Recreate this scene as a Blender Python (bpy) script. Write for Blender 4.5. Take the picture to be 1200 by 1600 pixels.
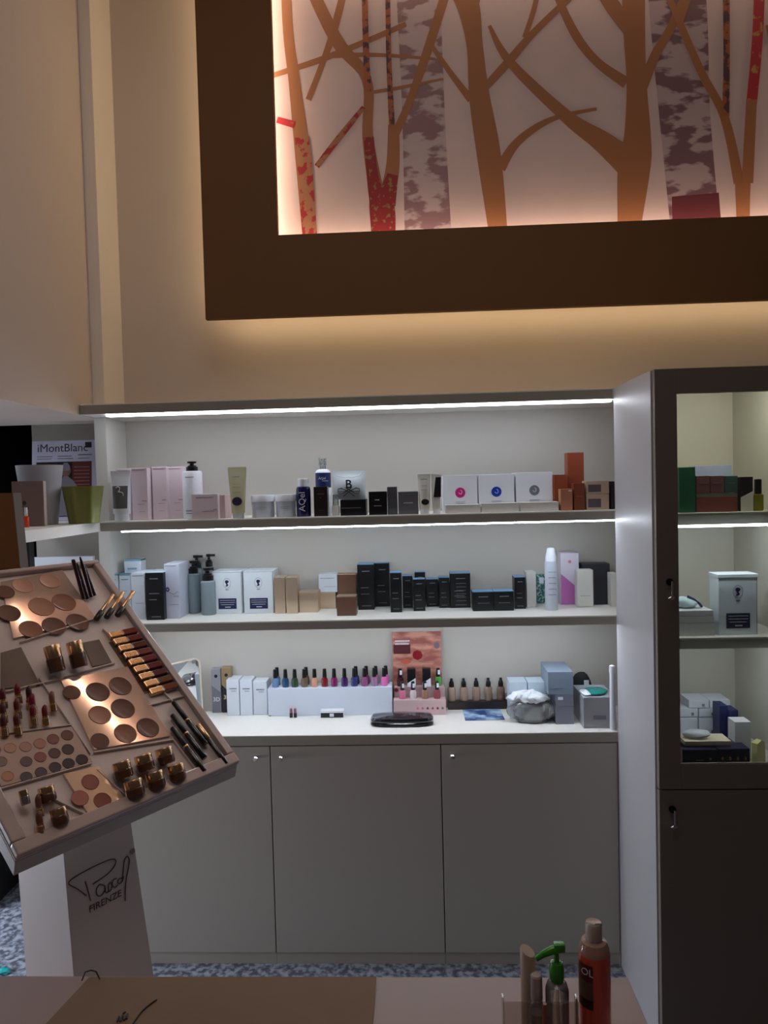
import bpy, bmesh, math, random
from mathutils import Vector, Matrix, noise
random.seed(7)
for o in list(bpy.data.objects): bpy.data.objects.remove(o, do_unlink=True)
S = bpy.context.scene; C = S.collection; PI = math.pi

# ---------------------------------------------------------------- camera
FPX = 1150.0
YAW, PITCH, ROLL = (math.radians(a) for a in (-2.4221297, -2.06439251, 1.4544344))
cy, sy, cp, sp = math.cos(YAW), math.sin(YAW), math.cos(PITCH), math.sin(PITCH)
FW = Vector((sy*cp, cy*cp, sp)); R0 = Vector((cy, -sy, 0)); D0 = -R0.cross(FW)
cr, sr = math.cos(ROLL), math.sin(ROLL)
RT = cr*R0 + sr*D0; DN = -sr*R0 + cr*D0
EYE = Vector((0, 0, 1.55))
cam = bpy.data.cameras.new('camera'); co = bpy.data.objects.new('camera', cam); C.objects.link(co)
cam.sensor_fit = 'VERTICAL'; cam.sensor_height = 36; cam.lens = FPX/1600*36; cam.clip_start = .05
co.matrix_world = Matrix(((RT.x, -DN.x, -FW.x, 0), (RT.y, -DN.y, -FW.y, 0), (RT.z, -DN.z, -FW.z, 1.55), (0, 0, 0, 1)))
S.camera = co

# ---------------------------------------------------------------- world, lights, exposure
S.view_settings.view_transform = 'Standard'; S.view_settings.look = 'None'
S.view_settings.exposure = 0.0; S.view_settings.gamma = 1.0; S.view_settings.use_curve_mapping = False
w = bpy.data.worlds.new('world'); S.world = w; w.use_nodes = True
w.node_tree.nodes['Background'].inputs[0].default_value = (1.0, .80, .70, 1); w.node_tree.nodes['Background'].inputs[1].default_value = .032
LED_TOP, LED_MID, LED_FRAME, LED_CANVAS, LED_CAB = 15.5, 35.0, 8.5, 18.0, 58.0
def area(name, loc, tgt, sx, sz, power, col):
    l = bpy.data.lights.new(name, 'AREA'); l.shape = 'RECTANGLE'; l.size = sx; l.size_y = sz; l.energy = power; l.color = col
    o = bpy.data.objects.new(name, l); C.objects.link(o); o.location = loc
    o.rotation_euler = (Vector(tgt)-Vector(loc)).to_track_quat('-Z', 'Y').to_euler(); return o
area('daylight_left_doorway', (-2.3, 1.15, .62), (0, 1.75, .6), 1.0, .9, 3, (.80, .88, 1.0))
area('passage_lamp', (-2.4, 2.1, .42), (-.9, 2.15, -.35), .6, .7, 26, (.82, .88, 1.0))
area('added_overhead_fill', (-.1, .9, 3.5), (-.1, 1.15, 0), 1.2, 1.2, 8.5, (1.0, .93, .88))  # unseen soft fill, added overhead to lift the doors, table and stand
area('passage_ceiling_lamp', (-1.9, 2.3, 1.75), (-1.9, 2.3, 0), .4, .4, 5, (.8, .87, 1.0))

# ---------------------------------------------------------------- pixel rays used to measure real positions on real planes
def ray(x, y): return RT*((x-600)/FPX) + DN*((y-800)/FPX) + FW
def onY(x, y, Y): r = ray(x, y); return EYE + r*(Y/r.y)
def onZ(x, y, Z): r = ray(x, y); return EYE + r*((Z-1.55)/r.z)
def onP(x, y, p, n): r = ray(x, y); return EYE + r*((p-EYE).dot(n)/r.dot(n))
def pj(P):
    q = P-EYE; d = q.dot(FW); return 600+FPX*q.dot(RT)/d, 800+FPX*q.dot(DN)/d

# ---------------------------------------------------------------- materials
_m = {}
def lin(c): return tuple(((v/255)/12.92 if v/255 <= .04045 else ((v/255+.055)/1.055)**2.4) for v in c)
def M(name, rgb=(200, 200, 200), rough=.5, metal=0, coat=0, noise=0, scale=40, bump=0, alpha=None):
    if name in _m: return _m[name]
    m = bpy.data.materials.new(name); m.use_nodes = True; nt = m.node_tree; b = nt.nodes['Principled BSDF']
    c = lin(rgb); b.inputs['Base Color'].default_value = (*c, 1); b.inputs['Roughness'].default_value = rough
    b.inputs['Metallic'].default_value = metal; b.inputs['Coat Weight'].default_value = coat; b.inputs['Coat Roughness'].default_value = .05
    if noise or bump:
        t = nt.nodes.new('ShaderNodeTexCoord'); n = nt.nodes.new('ShaderNodeTexNoise'); n.inputs['Scale'].default_value = scale; n.inputs['Detail'].default_value = 4
        nt.links.new(t.outputs['Object'], n.inputs['Vector'])
        if noise:
            r = nt.nodes.new('ShaderNodeMapRange'); r.inputs['To Min'].default_value = 1-noise; r.inputs['To Max'].default_value = 1+noise
            mx = nt.nodes.new('ShaderNodeVectorMath'); mx.operation = 'SCALE'; mx.inputs[0].default_value = c
            nt.links.new(n.outputs['Fac'], r.inputs['Value']); nt.links.new(r.outputs[0], mx.inputs['Scale']); nt.links.new(mx.outputs[0], b.inputs['Base Color'])
        if bump:
            bp = nt.nodes.new('ShaderNodeBump'); bp.inputs['Strength'].default_value = bump; bp.inputs['Distance'].default_value = .002
            nt.links.new(n.outputs['Fac'], bp.inputs['Height']); nt.links.new(bp.outputs[0], b.inputs['Normal'])
    _m[name] = m; return m
def EM(name, rgb, s):
    if name in _m: return _m[name]
    m = bpy.data.materials.new(name); m.use_nodes = True; nt = m.node_tree; nt.nodes.clear()
    e = nt.nodes.new('ShaderNodeEmission'); e.inputs[0].default_value = (*lin(rgb), 1); e.inputs[1].default_value = s
    o = nt.nodes.new('ShaderNodeOutputMaterial'); nt.links.new(e.outputs[0], o.inputs[0]); _m[name] = m; return m
def CLEAR(name, tint=(240, 245, 245), body=.12, ior=1.45, rough=.03):
    """thin clear plastic or glass: mostly transparent, fresnel reflection, a little diffuse body colour"""
    if name in _m: return _m[name]
    m = bpy.data.materials.new(name); m.use_nodes = True; nt = m.node_tree; nt.nodes.clear(); N = nt.nodes.new; L = nt.links.new
    t = N('ShaderNodeBsdfTransparent'); t.inputs[0].default_value = (*lin(tint), 1)
    d = N('ShaderNodeBsdfDiffuse'); d.inputs[0].default_value = (*lin(tint), 1)
    g = N('ShaderNodeBsdfGlossy'); g.inputs['Roughness'].default_value = rough
    a = N('ShaderNodeMixShader'); a.inputs[0].default_value = body; L(t.outputs[0], a.inputs[1]); L(d.outputs[0], a.inputs[2])
    f = N('ShaderNodeFresnel'); f.inputs[0].default_value = ior
    b = N('ShaderNodeMixShader'); L(f.outputs[0], b.inputs[0]); L(a.outputs[0], b.inputs[1]); L(g.outputs[0], b.inputs[2])
    o = N('ShaderNodeOutputMaterial'); L(b.outputs[0], o.inputs[0]); _m[name] = m; return m
def MIX(name, c1, c2, scale=8, lo=.48, hi=.52, stretch=(1, 1, 1), rough=.6, kind='noise', alpha=False):
    """two-colour pattern from a thresholded noise; alpha=True leaves the first colour out"""
    if name in _m: return _m[name]
    m = bpy.data.materials.new(name); m.use_nodes = True; nt = m.node_tree; N = nt.nodes.new; L = nt.links.new; b = nt.nodes['Principled BSDF']
    t = N('ShaderNodeTexCoord'); mp = N('ShaderNodeMapping'); mp.inputs['Scale'].default_value = stretch
    n = N('ShaderNodeTexNoise' if kind == 'noise' else 'ShaderNodeTexVoronoi'); n.inputs['Scale'].default_value = scale
    if kind == 'noise': n.inputs['Detail'].default_value = 3
    r = N('ShaderNodeMapRange'); r.inputs['From Min'].default_value = lo; r.inputs['From Max'].default_value = hi
    L(t.outputs['Object'], mp.inputs[0]); L(mp.outputs[0], n.inputs['Vector']); L(n.outputs[0], r.inputs['Value'])
    x = N('ShaderNodeMix'); x.data_type = 'RGBA'; x.inputs[6].default_value = (*lin(c1), 1); x.inputs[7].default_value = (*lin(c2), 1)
    L(r.outputs[0], x.inputs[0]); L(x.outputs[2], b.inputs['Base Color']); b.inputs['Roughness'].default_value = rough
    if alpha: L(r.outputs[0], b.inputs['Alpha'])
    _m[name] = m; return m

WHITE = M('white_laminate', (232, 230, 224), .38); EDGE = M('greige_laminate', (150, 144, 134), .45); DOOR = M('greige_door', (164, 158, 148), .42)
CARD = M('white_card', (225, 230, 238), .45); OFFW = M('off_white_card', (214, 213, 208), .5); BLACK = M('black_plastic', (14, 14, 17), .3); BCARD = M('black_card', (12, 13, 18), .4)
NAVY = M('navy_ink', (20, 28, 78), .45); GREYI = M('grey_ink', (120, 122, 130), .6); WHITEI = M('white_ink', (215, 218, 225), .6); GOLD = M('gold_metal', (214, 168, 108), .22, 1)
PINK = M('pale_pink_card', (222, 206, 213), .5); SILVER = M('silver_metal', (190, 192, 196), .2, 1); CHROME = M('chrome', (205, 205, 205), .15, 1)

# ---------------------------------------------------------------- geometry helpers
def new(): return bmesh.new()
def box(bm, x0, x1, y0, y1, z0, z1, bev=0, seg=2):
    r = bmesh.ops.create_cube(bm, size=1, matrix=Matrix.Translation(((x0+x1)/2, (y0+y1)/2, (z0+z1)/2)) @ Matrix.Diagonal((abs(x1-x0), abs(y1-y0), abs(z1-z0), 1)))
    if bev:
        es = set(e for v in r['verts'] for e in v.link_edges)
        bmesh.ops.bevel(bm, geom=list(es), offset=bev, segments=seg, profile=.5, affect='EDGES')
    return bm
def lathe(bm, prof, n=20, c=(0, 0, 0), sx=1, sy=1, mat=None):
    rings = []
    for r, z in prof:
        if r < 1e-6: rings.append([bm.verts.new((c[0], c[1], c[2]+z))])
        else: rings.append([bm.verts.new((c[0]+r*sx*math.cos(2*PI*i/n), c[1]+r*sy*math.sin(2*PI*i/n), c[2]+z)) for i in range(n)])
    for a, b in zip(rings, rings[1:]):
        for i in range(n):
            j = (i+1) % n
            if len(a) == 1 and len(b) == 1: continue
            if len(a) == 1: bm.faces.new((a[0], b[j], b[i])) if False else bm.faces.new((a[0], b[i], b[j]))
            elif len(b) == 1: bm.faces.new((a[i], a[j], b[0]))
            else: bm.faces.new((a[i], a[j], b[j], b[i]))
    if len(rings[0]) > 1: bm.faces.new(rings[0][::-1])
    if len(rings[-1]) > 1: bm.faces.new(rings[-1])
    return bm
def prism(bm, pts, y0, y1):
    """polygon in x,z extruded along y"""
    a = [bm.verts.new((x, y0, z)) for x, z in pts]; b = [bm.verts.new((x, y1, z)) for x, z in pts]; n = len(pts)
    bm.faces.new(a); bm.faces.new(b[::-1])
    for i in range(n): bm.faces.new((a[i], b[i], b[(i+1) % n], a[(i+1) % n]))
    return bm
def hexa(bm, bot, top):
    a = [bm.verts.new(p) for p in bot]; b = [bm.verts.new(p) for p in top]; n = len(a)
    bm.faces.new(a[::-1]); bm.faces.new(b)
    for i in range(n): bm.faces.new((a[i], a[(i+1) % n], b[(i+1) % n], b[i]))
    return bm
def tube(bm, pts, r, n=8):
    pts = [Vector(p) for p in pts]; rings = []; up = Vector((.13, .31, .94))
    for i, p in enumerate(pts):
        t = (pts[min(i+1, len(pts)-1)]-pts[max(i-1, 0)]).normalized(); s = t.cross(up)
        if s.length < .05: s = t.cross(Vector((1, 0, 0)))
        s.normalize(); q = t.cross(s); rr = r[i] if isinstance(r, (list, tuple)) else r
        rings.append([bm.verts.new(p+(s*math.cos(2*PI*k/n)+q*math.sin(2*PI*k/n))*rr) for k in range(n)])
    for a, b in zip(rings, rings[1:]):
        for k in range(n): bm.faces.new((a[k], a[(k+1) % n], b[(k+1) % n], b[k]))
    bm.faces.new(rings[0][::-1]); bm.faces.new(rings[-1]); return bm
def obj(name, bm, mat, parent=None, smooth=False):
    bmesh.ops.recalc_face_normals(bm, faces=bm.faces)
    me = bpy.data.meshes.new(name); bm.to_mesh(me); bm.free(); me.materials.append(mat)
    if smooth:
        for p in me.polygons: p.use_smooth = True
        try: me.set_sharp_from_angle(angle=math.radians(38))
        except Exception: pass
    o = bpy.data.objects.new(name, me); C.objects.link(o)
    if parent: o.parent = parent
    return o
def tag(o, label, cat, group=None):
    o['label'] = label; o['category'] = cat
    if group: o['group'] = group
    return o
def thing(name, label, cat, loc=(0, 0, 0), rz=0, group=None):
    o = bpy.data.objects.new(name, None); o.empty_display_size = .02; C.objects.link(o); o.location = loc; o.rotation_euler = (0, 0, rz)
    return tag(o, label, cat, group)
def struct(name, bm, mat): o = obj(name, bm, mat); o['kind'] = 'structure'; return o
def bb(name, mat, x0, x1, y0, y1, z0, z1, parent=None, bev=0): return obj(name, box(new(), x0, x1, y0, y1, z0, z1, bev), mat, parent)
def text(s, size, mat, parent, loc, rot=(PI/2, 0, 0), name='lettering', align='CENTER', mtx=None, bold=0):
    cu = bpy.data.curves.new('t', 'FONT'); cu.body = s; cu.size = size; cu.align_x = align; cu.align_y = 'CENTER'; cu.extrude = .0002; cu.resolution_u = 3; cu.offset = bold
    t = bpy.data.objects.new('t', cu); C.objects.link(t); dg = bpy.context.evaluated_depsgraph_get(); dg.update()
    me = bpy.data.meshes.new_from_object(t.evaluated_get(dg)); bpy.data.objects.remove(t, do_unlink=True); bpy.data.curves.remove(cu)
    me.transform(mtx if mtx is not None else Matrix.Translation(loc) @ Matrix.Rotation(rot[2], 4, 'Z') @ Matrix.Rotation(rot[1], 4, 'Y') @ Matrix.Rotation(rot[0], 4, 'X'))
    me.materials.clear(); me.materials.append(mat); o = bpy.data.objects.new(name, me); C.objects.link(o); o.parent = parent; return o
def plate(parent, name, mat, x0, x1, z0, z1, yf=0, t=.0006): return bb(name, mat, x0, x1, yf-t, yf+.0001, z0, z1, parent)
def disc(parent, name, mat, x, z, rx, rz, yf=0, t=.0007, n=24):
    return obj(name, prism(new(), [(x+rx*math.cos(2*PI*i/n), z+rz*math.sin(2*PI*i/n)) for i in range(n)], yf-t, yf+.0001), mat, parent)
def lines(parent, mat, rows, yf=0, name='small_print'):
    bm = new()
    for x0, x1, z, h in rows:
        x = x0
        while x < x1-.0005:
            l = min(random.uniform(.0015, .005), x1-x); box(bm, x, x+l, yf-.0009, yf+.0001, z, z+h); x += l+.0008
    return obj(name, bm, mat, parent)

# ---------------------------------------------------------------- levels
D, BK = 2.324, 2.60                       # shelf fronts, rear wall
Z1, Z2, ZC = 1.456, 1.125, .755           # upper shelf, middle shelf, worktop
WL = -1.066
def frame(px0, px1, pyt, Y, Z):
    """left x, width, height of a thing standing at depth Y on level Z"""
    xm = onY((px0+px1)/2, pyt, Y).x; yb = pj(Vector((xm, Y, Z)))[1]; ym = (pyt+yb)/2
    a = onY(px0, ym, Y).x; b = onY(px1, ym, Y).x; h = onY((px0+px1)/2, pyt, Y).z-Z
    return (a+b)/2, b-a, h
def depth_at(px, pyb, Z, lo=D+.003, hi=BK-.03): return min(max(onZ(px, pyb, Z).y, lo), hi)

# ================================================================ THE ROOM
CREAM = M('cream_wall_paint', (208, 194, 184), .8, noise=.03, scale=6, bump=.05)
LAM = M('niche_back_panel', (188, 184, 176), .55)
TERR = MIX('speckled_granite_floor', (84, 88, 100), (158, 165, 180), 48, .42, .60, rough=.35)
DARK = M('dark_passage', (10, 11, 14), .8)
struct('floor', box(new(), -3, 3, -1.5, 4.2, -.1, 0), TERR)
struct('wall_back', box(new(), WL, 3, BK, BK+.15, 1.834, 3.7), CREAM)
struct('wall_niche', box(new(), WL, 3, BK, BK+.15, 0, 1.834), LAM)
struct('wall_left', box(new(), -3, WL, -1.5, BK, 1.799, 3.7), CREAM)
struct('trim_1', box(new(), WL, -1.027, 2.43, BK, 1.834, 3.7), M('pilaster_paint', (244, 234, 224), .7))
struct('trim_2', box(new(), WL, -1.027, 2.43, BK, 0, 1.80), M('pilaster_laminate', (205, 203, 196), .55))
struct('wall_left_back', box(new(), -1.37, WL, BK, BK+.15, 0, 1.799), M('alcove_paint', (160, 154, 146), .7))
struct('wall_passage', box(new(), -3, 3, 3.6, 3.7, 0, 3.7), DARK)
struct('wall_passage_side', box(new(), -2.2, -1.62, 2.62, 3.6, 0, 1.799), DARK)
struct('ceiling', box(new(), -3, 3, -1.5, 4.2, 3.7, 3.8), M('ceiling_paint', (225, 220, 212), .8))

# base cabinets, worktop
LB = WL+.001
ct = bb('worktop', WHITE, -1.064, .75, D, BK-.001, .722, ZC, bev=.0008); tag(ct, 'long white worktop over the three low cabinet doors', 'worktop')
fe = bb('edge_band', EDGE, -1.064, .621, D-.0012, D+.0002, .7225, .7525, ct)
doors = [(-1.063, -.4865, [-.53], 'low cabinet nearest the sloping makeup stand, knob at its right'), (-.4835, .0625, [-.449], 'middle low cabinet under the worktop, knob at its left'),
         (.0655, .6195, [.10], 'right low cabinet beside the tall glazed cabinet')]
for x0, x1, kn, lb in doors:
    t = thing('low_cabinet', 'greige '+lb, 'cabinet', ((x0+x1)/2, D+.02, 0), 0, 'low cabinets under the worktop'); hw = (x1-x0)/2
    bb('body', EDGE, -hw+.001, hw-.001, .001, .21, .0, .7215, t)
    d = bb('door', DOOR, -hw, hw, -.02, -.001, .040, .7185, t, .0015)
    bb('plinth', DOOR, -hw-.001, hw+.001, -.014, 0, 0, .037, t)
    for k in kn:
        b = lathe(new(), [(0, 0), (.004, 0), (.0035, .010), (.0075, .013), (.0082, .018), (.006, .0215), (0, .022)], 16)
        bmesh.ops.transform(b, matrix=Matrix.Translation((k-(x0+x1)/2, -.02, .685)) @ Matrix.Rotation(PI/2, 4, 'X'), verts=b.verts); obj('knob', b, CHROME, d, True)
bb('end_panel', EDGE, .6205, .6225, D, D+.2, 0, .721, ct)

# shelves
LEDW = EM('cool_led', (238, 243, 255), LED_TOP); LEDM = EM('cool_led_thin', (232, 242, 255), LED_MID)
def shelf(lb, x0, z0, z1, led, ledx0, ym=D, em=LEDW, mat=WHITE):
    t = thing('wall_shelf', lb, 'shelf', (x0, D, z0)); L = .75-x0
    bb('board', mat, 0, L, .0005, BK-D-.001, 0, z1-z0, t, .0006)
    bb('edge_band', EDGE, 0, .621-x0, -.001, .0003, .0004, z1-z0-.004, t)
    if led: bb('light_strip', em, ledx0-x0, .621-x0, led[0], led[1], led[2], led[3], t)
    return t
shelf('top shelf of the niche with a bright white light strip along its underside', -1.0645, 1.801, 1.834, (.012, .040, -.0065, -.0002), -.985)
shelf('upper display shelf holding pale pink boxes and jars, thin light strip beneath', -1.012, 1.425, Z1, (.0005, .012, -.0040, -.0002), -.945, em=LEDM)
shelf('middle display shelf holding the black and white boxes', -1.019, 1.096, Z2, (.024, .040, -.0034, -.0002), -.98, em=EM('cool_led_low', (234, 242, 255), 35))
bb_ret = tag(bb('corner_shelf', WHITE, -1.37, -1.0135, 1.86, 2.323, 1.425, Z1), 'short white corner shelf carrying the magazine and green pot', 'shelf')
bb('shelf_extension', WHITE, -1.37, -1.0665, 2.323, BK-.001, 1.425, Z1, bb_ret)

# picture frame
FB = M('dark_brown_frame', (108, 72, 34), .7, noise=.06, scale=4)
X0, X1, ZB, ZT = -.680, 1.78, 2.116, 3.56; A0, A1, AB, AT = -.430, 1.53, 2.383, 3.30; YF = 2.44
pf = thing('picture_frame', 'huge dark brown backlit frame around the birch tree picture', 'picture frame', (0, YF, ZB))
bm = new()
for a in ((X0, A0, ZB, ZT), (A1, X1, ZB, ZT), (A0, A1, ZB, AB), (A0, A1, AT, ZT)): box(bm, a[0], a[1], 0, .022, a[2]-ZB, a[3]-ZB)
obj('face_board', bm, FB, pf)
bm = new(); i = .045
for a in ((X0+i, A0-i, ZB+i, ZT-i), (A1+i, X1-i, ZB+i, ZT-i), (A0-i, A1+i, ZB+i, AB-i), (A0-i, A1+i, AT+i, ZT-i)): box(bm, a[0], a[1], .022, BK-YF-.001, a[2]-ZB, a[3]-ZB)
obj('spacer', bm, M('spacer_paint', (200, 180, 150), .7), pf)
LF = EM('warm_led', (255, 226, 176), LED_FRAME); LC = EM('warm_led_inner', (255, 222, 196), LED_CANVAS)
for a in ((X0+i-.008, X0+i-.001, ZB+i, ZT-i), (X0+i, X1-i, ZB+i-.008, ZB+i-.001), (X0+i, X1-i, ZT-i+.001, ZT-i+.008), (X1-i+.001, X1-i+.008, ZB+i, ZT-i)):
    bb('outer_light_strip', LF, a[0], a[1], .085, .100, a[2]-ZB, a[3]-ZB, pf)
for a in ((A0-i+.001, A0-i+.008, AB-i, AT+i), (A0-i, A1+i, AB-i+.001, AB-i+.008), (A0-i, A1+i, AT+i-.008, AT+i-.001), (A1+i-.008, A1+i-.001, AB-i, AT+i)):
    bb('inner_light_strip', LC, a[0], a[1], .045, .065, a[2]-ZB, a[3]-ZB, pf)
# picture
YC = 2.535
pic = thing('birch_picture', 'tree picture lit from its edges inside the dark brown frame', 'picture', (0, YC, AB-.06))
bb('canvas', M('canvas_cloth', (196, 178, 176), .75, noise=.10, scale=7, bump=.1), A0-.065, A1+.065, 0, .02, 0, AT-AB+.12, pic)
def cv(x, y): p = onY(420+x*.65, y*.65, YC); return p.x, p.z-(AB-.06)
_lay = [0]
def ribbon(pts, name, mat):
    """pts: (x, y, width) in picture units; smooth band lying on the canvas"""
    P = []
    q = [pts[0]]+list(pts)+[pts[-1]]
    for k in range(1, len(q)-2):
        for s in range(6):
            t = s/6; P.append([.5*((2*q[k][j])+(-q[k-1][j]+q[k+1][j])*t+(2*q[k-1][j]-5*q[k][j]+4*q[k+1][j]-q[k+2][j])*t*t+(-q[k-1][j]+3*q[k][j]-3*q[k+1][j]+q[k+2][j])*t**3) for j in range(3)])
    P.append(list(pts[-1])); W = [(*cv(p[0], p[1]), p[2]*.65*YC/FPX*1.0) for p in P]; bm = new(); _lay[0] += 1; y = -.0004-.00005*_lay[0]; pr = None
    zmax = AT-AB+.115
    for k, (x, z, wd) in enumerate(W):
        a = W[max(k-1, 0)]; b = W[min(k+1, len(W)-1)]; dx, dz = b[0]-a[0], b[1]-a[1]; l = math.hypot(dx, dz) or 1; nx, nz = -dz/l*wd/2, dx/l*wd/2
        cur = [(x+nx, min(max(z+nz, .003), zmax)), (x-nx, min(max(z-nz, .003), zmax))]
        if pr:
            vs = [bm.verts.new((p[0], yy, p[1])) for p, yy in ((pr[0], y), (pr[1], y), (cur[1], y), (cur[0], y))]
            if len({(round(v.co.x, 5), round(v.co.z, 5)) for v in vs}) == 4: bm.faces.new(vs)
        pr = cur
    bmesh.ops.remove_doubles(bm, verts=bm.verts, dist=1e-5)
    r = bmesh.ops.extrude_face_region(bm, geom=list(bm.faces)); bmesh.ops.translate(bm, vec=(0, -y, 0), verts=[v for v in r['geom'] if isinstance(v, bmesh.types.BMVert)])
    return obj(name, bm, mat, pic)
OR = M('ochre_tree_ink', (148, 98, 62), .7); OR2 = MIX('ochre_red_tree_ink', (146, 100, 68), (140, 26, 32), 34, .50, .55, rough=.7); MRED = MIX('red_root_ink', (126, 26, 32), (122, 104, 62), 60, .58, .63, rough=.7)
BIR = MIX('mauve_birch_bark', (176, 160, 162), (132, 102, 108), 9, .47, .53, (1, 1, 2.2), .7); BIR2 = MIX('plum_birch_bark', (170, 152, 156), (112, 82, 92), 8, .47, .53, (1, 1, 2.4), .7)
PLUM = M('plum_ink', (92, 34, 44), .7); THIN = MIX('thin_tree_ink', (150, 84, 48), (70, 40, 50), 40, .5, .56, rough=.7); CRIM = MIX('crimson_tree_ink', (160, 30, 40), (170, 130, 60), 24, .55, .6, rough=.7)
ribbon([(345, -300, 100), (360, 0, 102), (372, 280, 100), (384, 600, 112)], 'birch_trunk', BIR)
ribbon([(960, -300, 130), (985, 40, 130), (1000, 280, 116), (1030, 600, 112)], 'birch_trunk', BIR2)
ribbon([(1025, 468, 108), (1032, 600, 114)], 'birch_foot', PLUM)
T = [(( 36, -260, 22), (44, 40, 24), (62, 200, 28), (80, 360, 36), (101, 600, 34)), ((95, 240, 14), (130, 150, 14), (160, 60, 18), (205, -120, 14)), ((8, 182, 12), (150, 134, 14), (330, 58, 12)), ((150, 134, 12), (260, 132, 9), (400, 142, 6)),
     ((60, -120, 26), (160, 92, 30), (235, 190, 24), (238, 330, 26), (262, 480, 38)), ((470, -160, 20), (392, 90, 22), (340, 240, 18), (305, 320, 20)), ((300, 300, 26), (298, 400, 32), (282, 480, 38)),
     ((250, 222, 8), (320, 210, 8), (420, 190, 5)), ((440, -60, 50), (478, 10, 52), (495, 110, 38), (506, 230, 48), (530, 380, 56), (556, 600, 40)), ((388, 105, 10), (440, 180, 13), (486, 240, 18)),
     ((522, 208, 18), (575, 150, 20), (640, 75, 16), (760, -40, 14)), ((556, 405, 26), (590, 350, 20), (640, 308, 16), (700, 280, 11), (788, 262, 7)), ((655, -60, 12), (638, 20, 12), (615, 90, 12)), ((510, -40, 16), (490, 30, 20)),
     ((872, -260, 62), (878, 60, 50), (884, 200, 46), (886, 330, 62), (878, 400, 76), (862, 600, 44)), ((680, -40, 14), (735, 80, 20), (790, 150, 20), (860, 200, 26)), ((895, 215, 26), (930, 130, 22), (970, 60, 20), (1030, -80, 14)),
     ((875, 400, 70), (800, 340, 48), (715, 280, 30), (580, 150, 20), (530, 62, 8)), ((780, -60, 30), (830, 20, 34), (872, 80, 30)), ((940, -60, 12), (985, 50, 16), (1040, 175, 18), (1096, 285, 20), (1130, 440, 24)), ((990, 50, 12), (1030, -60, 12)),
     ((1139, 430, 36), (1140, 520, 30), (1142, 600, 34))]
T += [((1290, -260, 60), (1300, 100, 46), (1310, 300, 60), (1320, 600, 44)), ((1300, 240, 20), (1400, 60, 16), (1440, -160, 12)), ((1310, 330, 30), (1240, 200, 20), (1200, 60, 12)), ((1560, -260, 40), (1540, 100, 36), (1500, 320, 50), (1490, 600, 44)), ((1660, -100, 18), (1600, 120, 18), (1520, 300, 26))]
for k, p in enumerate(T): ribbon(p, 'tree_branch' if p[0][2] < 20 else 'tree_trunk', OR)
ribbon([(80, 330, 34), (88, 420, 36), (101, 600, 34)], 'red_bark', OR2); ribbon([(20, 288, 14), (62, 300, 16)], 'red_twig', CRIM); ribbon([(115, 400, 12), (170, 330, 14), (228, 258, 10)], 'tree_branch', OR2)
ribbon([(240, 330, 24), (252, 440, 30), (272, 500, 60), (276, 600, 52)], 'red_root', MRED); ribbon([(298, 420, 26), (280, 490, 50)], 'red_root', MRED)
ribbon([(228, -200, 14), (232, 60, 14), (238, 220, 16)], 'thin_tree', THIN); ribbon([(284, -200, 10), (288, 120, 12), (296, 300, 14)], 'thin_tree', THIN)
ribbon([(1185, -260, 24), (1176, 60, 24), (1160, 250, 24)], 'crimson_tree', CRIM); ribbon([(1160, 240, 24), (1150, 440, 26)], 'tree_trunk', OR); ribbon([(1098, -200, 16), (1100, 120, 14), (1098, 280, 16)], 'thin_tree', THIN)

# ================================================================ TALL GLAZED CABINET
TX0, TX1, TY, TZ = .623, 1.0, 1.945, 1.833
TC = M('tall_cabinet_laminate', (162, 160, 162), .42); TD = M('dark_greige_door', (112, 101, 92), .5); IN = M('cabinet_lining', (196, 192, 180), .6)
tc = thing('glazed_cabinet', 'tall cabinet with a dark glazed door and lit shelves at the right', 'cabinet', (TX0, TY, 0)); W = TX1-TX0; DP = D-TY-.002
bm = new(); box(bm, 0, .018, .02, DP, 0, TZ, .0006); obj('side_panel', bm, TC, tc); obj('side_panel', box(new(), W-.018, W, .02, DP, 0, TZ), IN, tc)
bb('top_panel', IN, .018, W-.018, .02, DP, TZ-.018, TZ, tc); bb('back_panel', IN, .018, W-.018, DP-.008, DP, 0, TZ-.018, tc); bb('base_panel', IN, .018, W-.018, .02, DP-.008, .745, .773, tc)
for z0, z1, lit in ((1.425, Z1, 1), (1.096, Z2, 1)):
    z7, y7 = (.006, .026) if z0 > 1.3 else (.003, .044); s = bb('inner_shelf', IN, .018, W-.018, .024, DP-.008, z0, z1, tc); bb('edge_band', EDGE, .018, W-.018, .0228, .0242, z0+.0004, z1-.004, s)
    if lit: bb('light_strip', EM('cabinet_led', (236, 240, 250), LED_CAB), .02, W-.02, y7, y7+.008, z0-z7, z0-.0003, s)
bb('light_strip', EM('cabinet_led_side', (255, 250, 236), LED_CAB), .02, W-.02, .026, .036, TZ-.025, TZ-.0185, tc)
bm = new(); d0 = .004
box(bm, d0, .061, 0, .019, .729, TZ, .001); box(bm, W-.061, W-d0, 0, .019, .729, TZ, .001); box(bm, .061, W-.061, .0002, .0188, 1.769, TZ); box(bm, .061, W-.061, .0002, .0188, .729, .793)
gd = obj('glazed_door', bm, TD, tc); bb('glass_pane', CLEAR('door_glass', (244, 248, 246), .01), .061, W-.061, .008, .012, .793, 1.769, gd)
ld = bb('lower_door', TD, d0, W-d0, 0, .019, .04, .725, tc, .001); bb('plinth', TD, d0, W-d0, .01, .02, 0, .037, tc)
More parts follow.
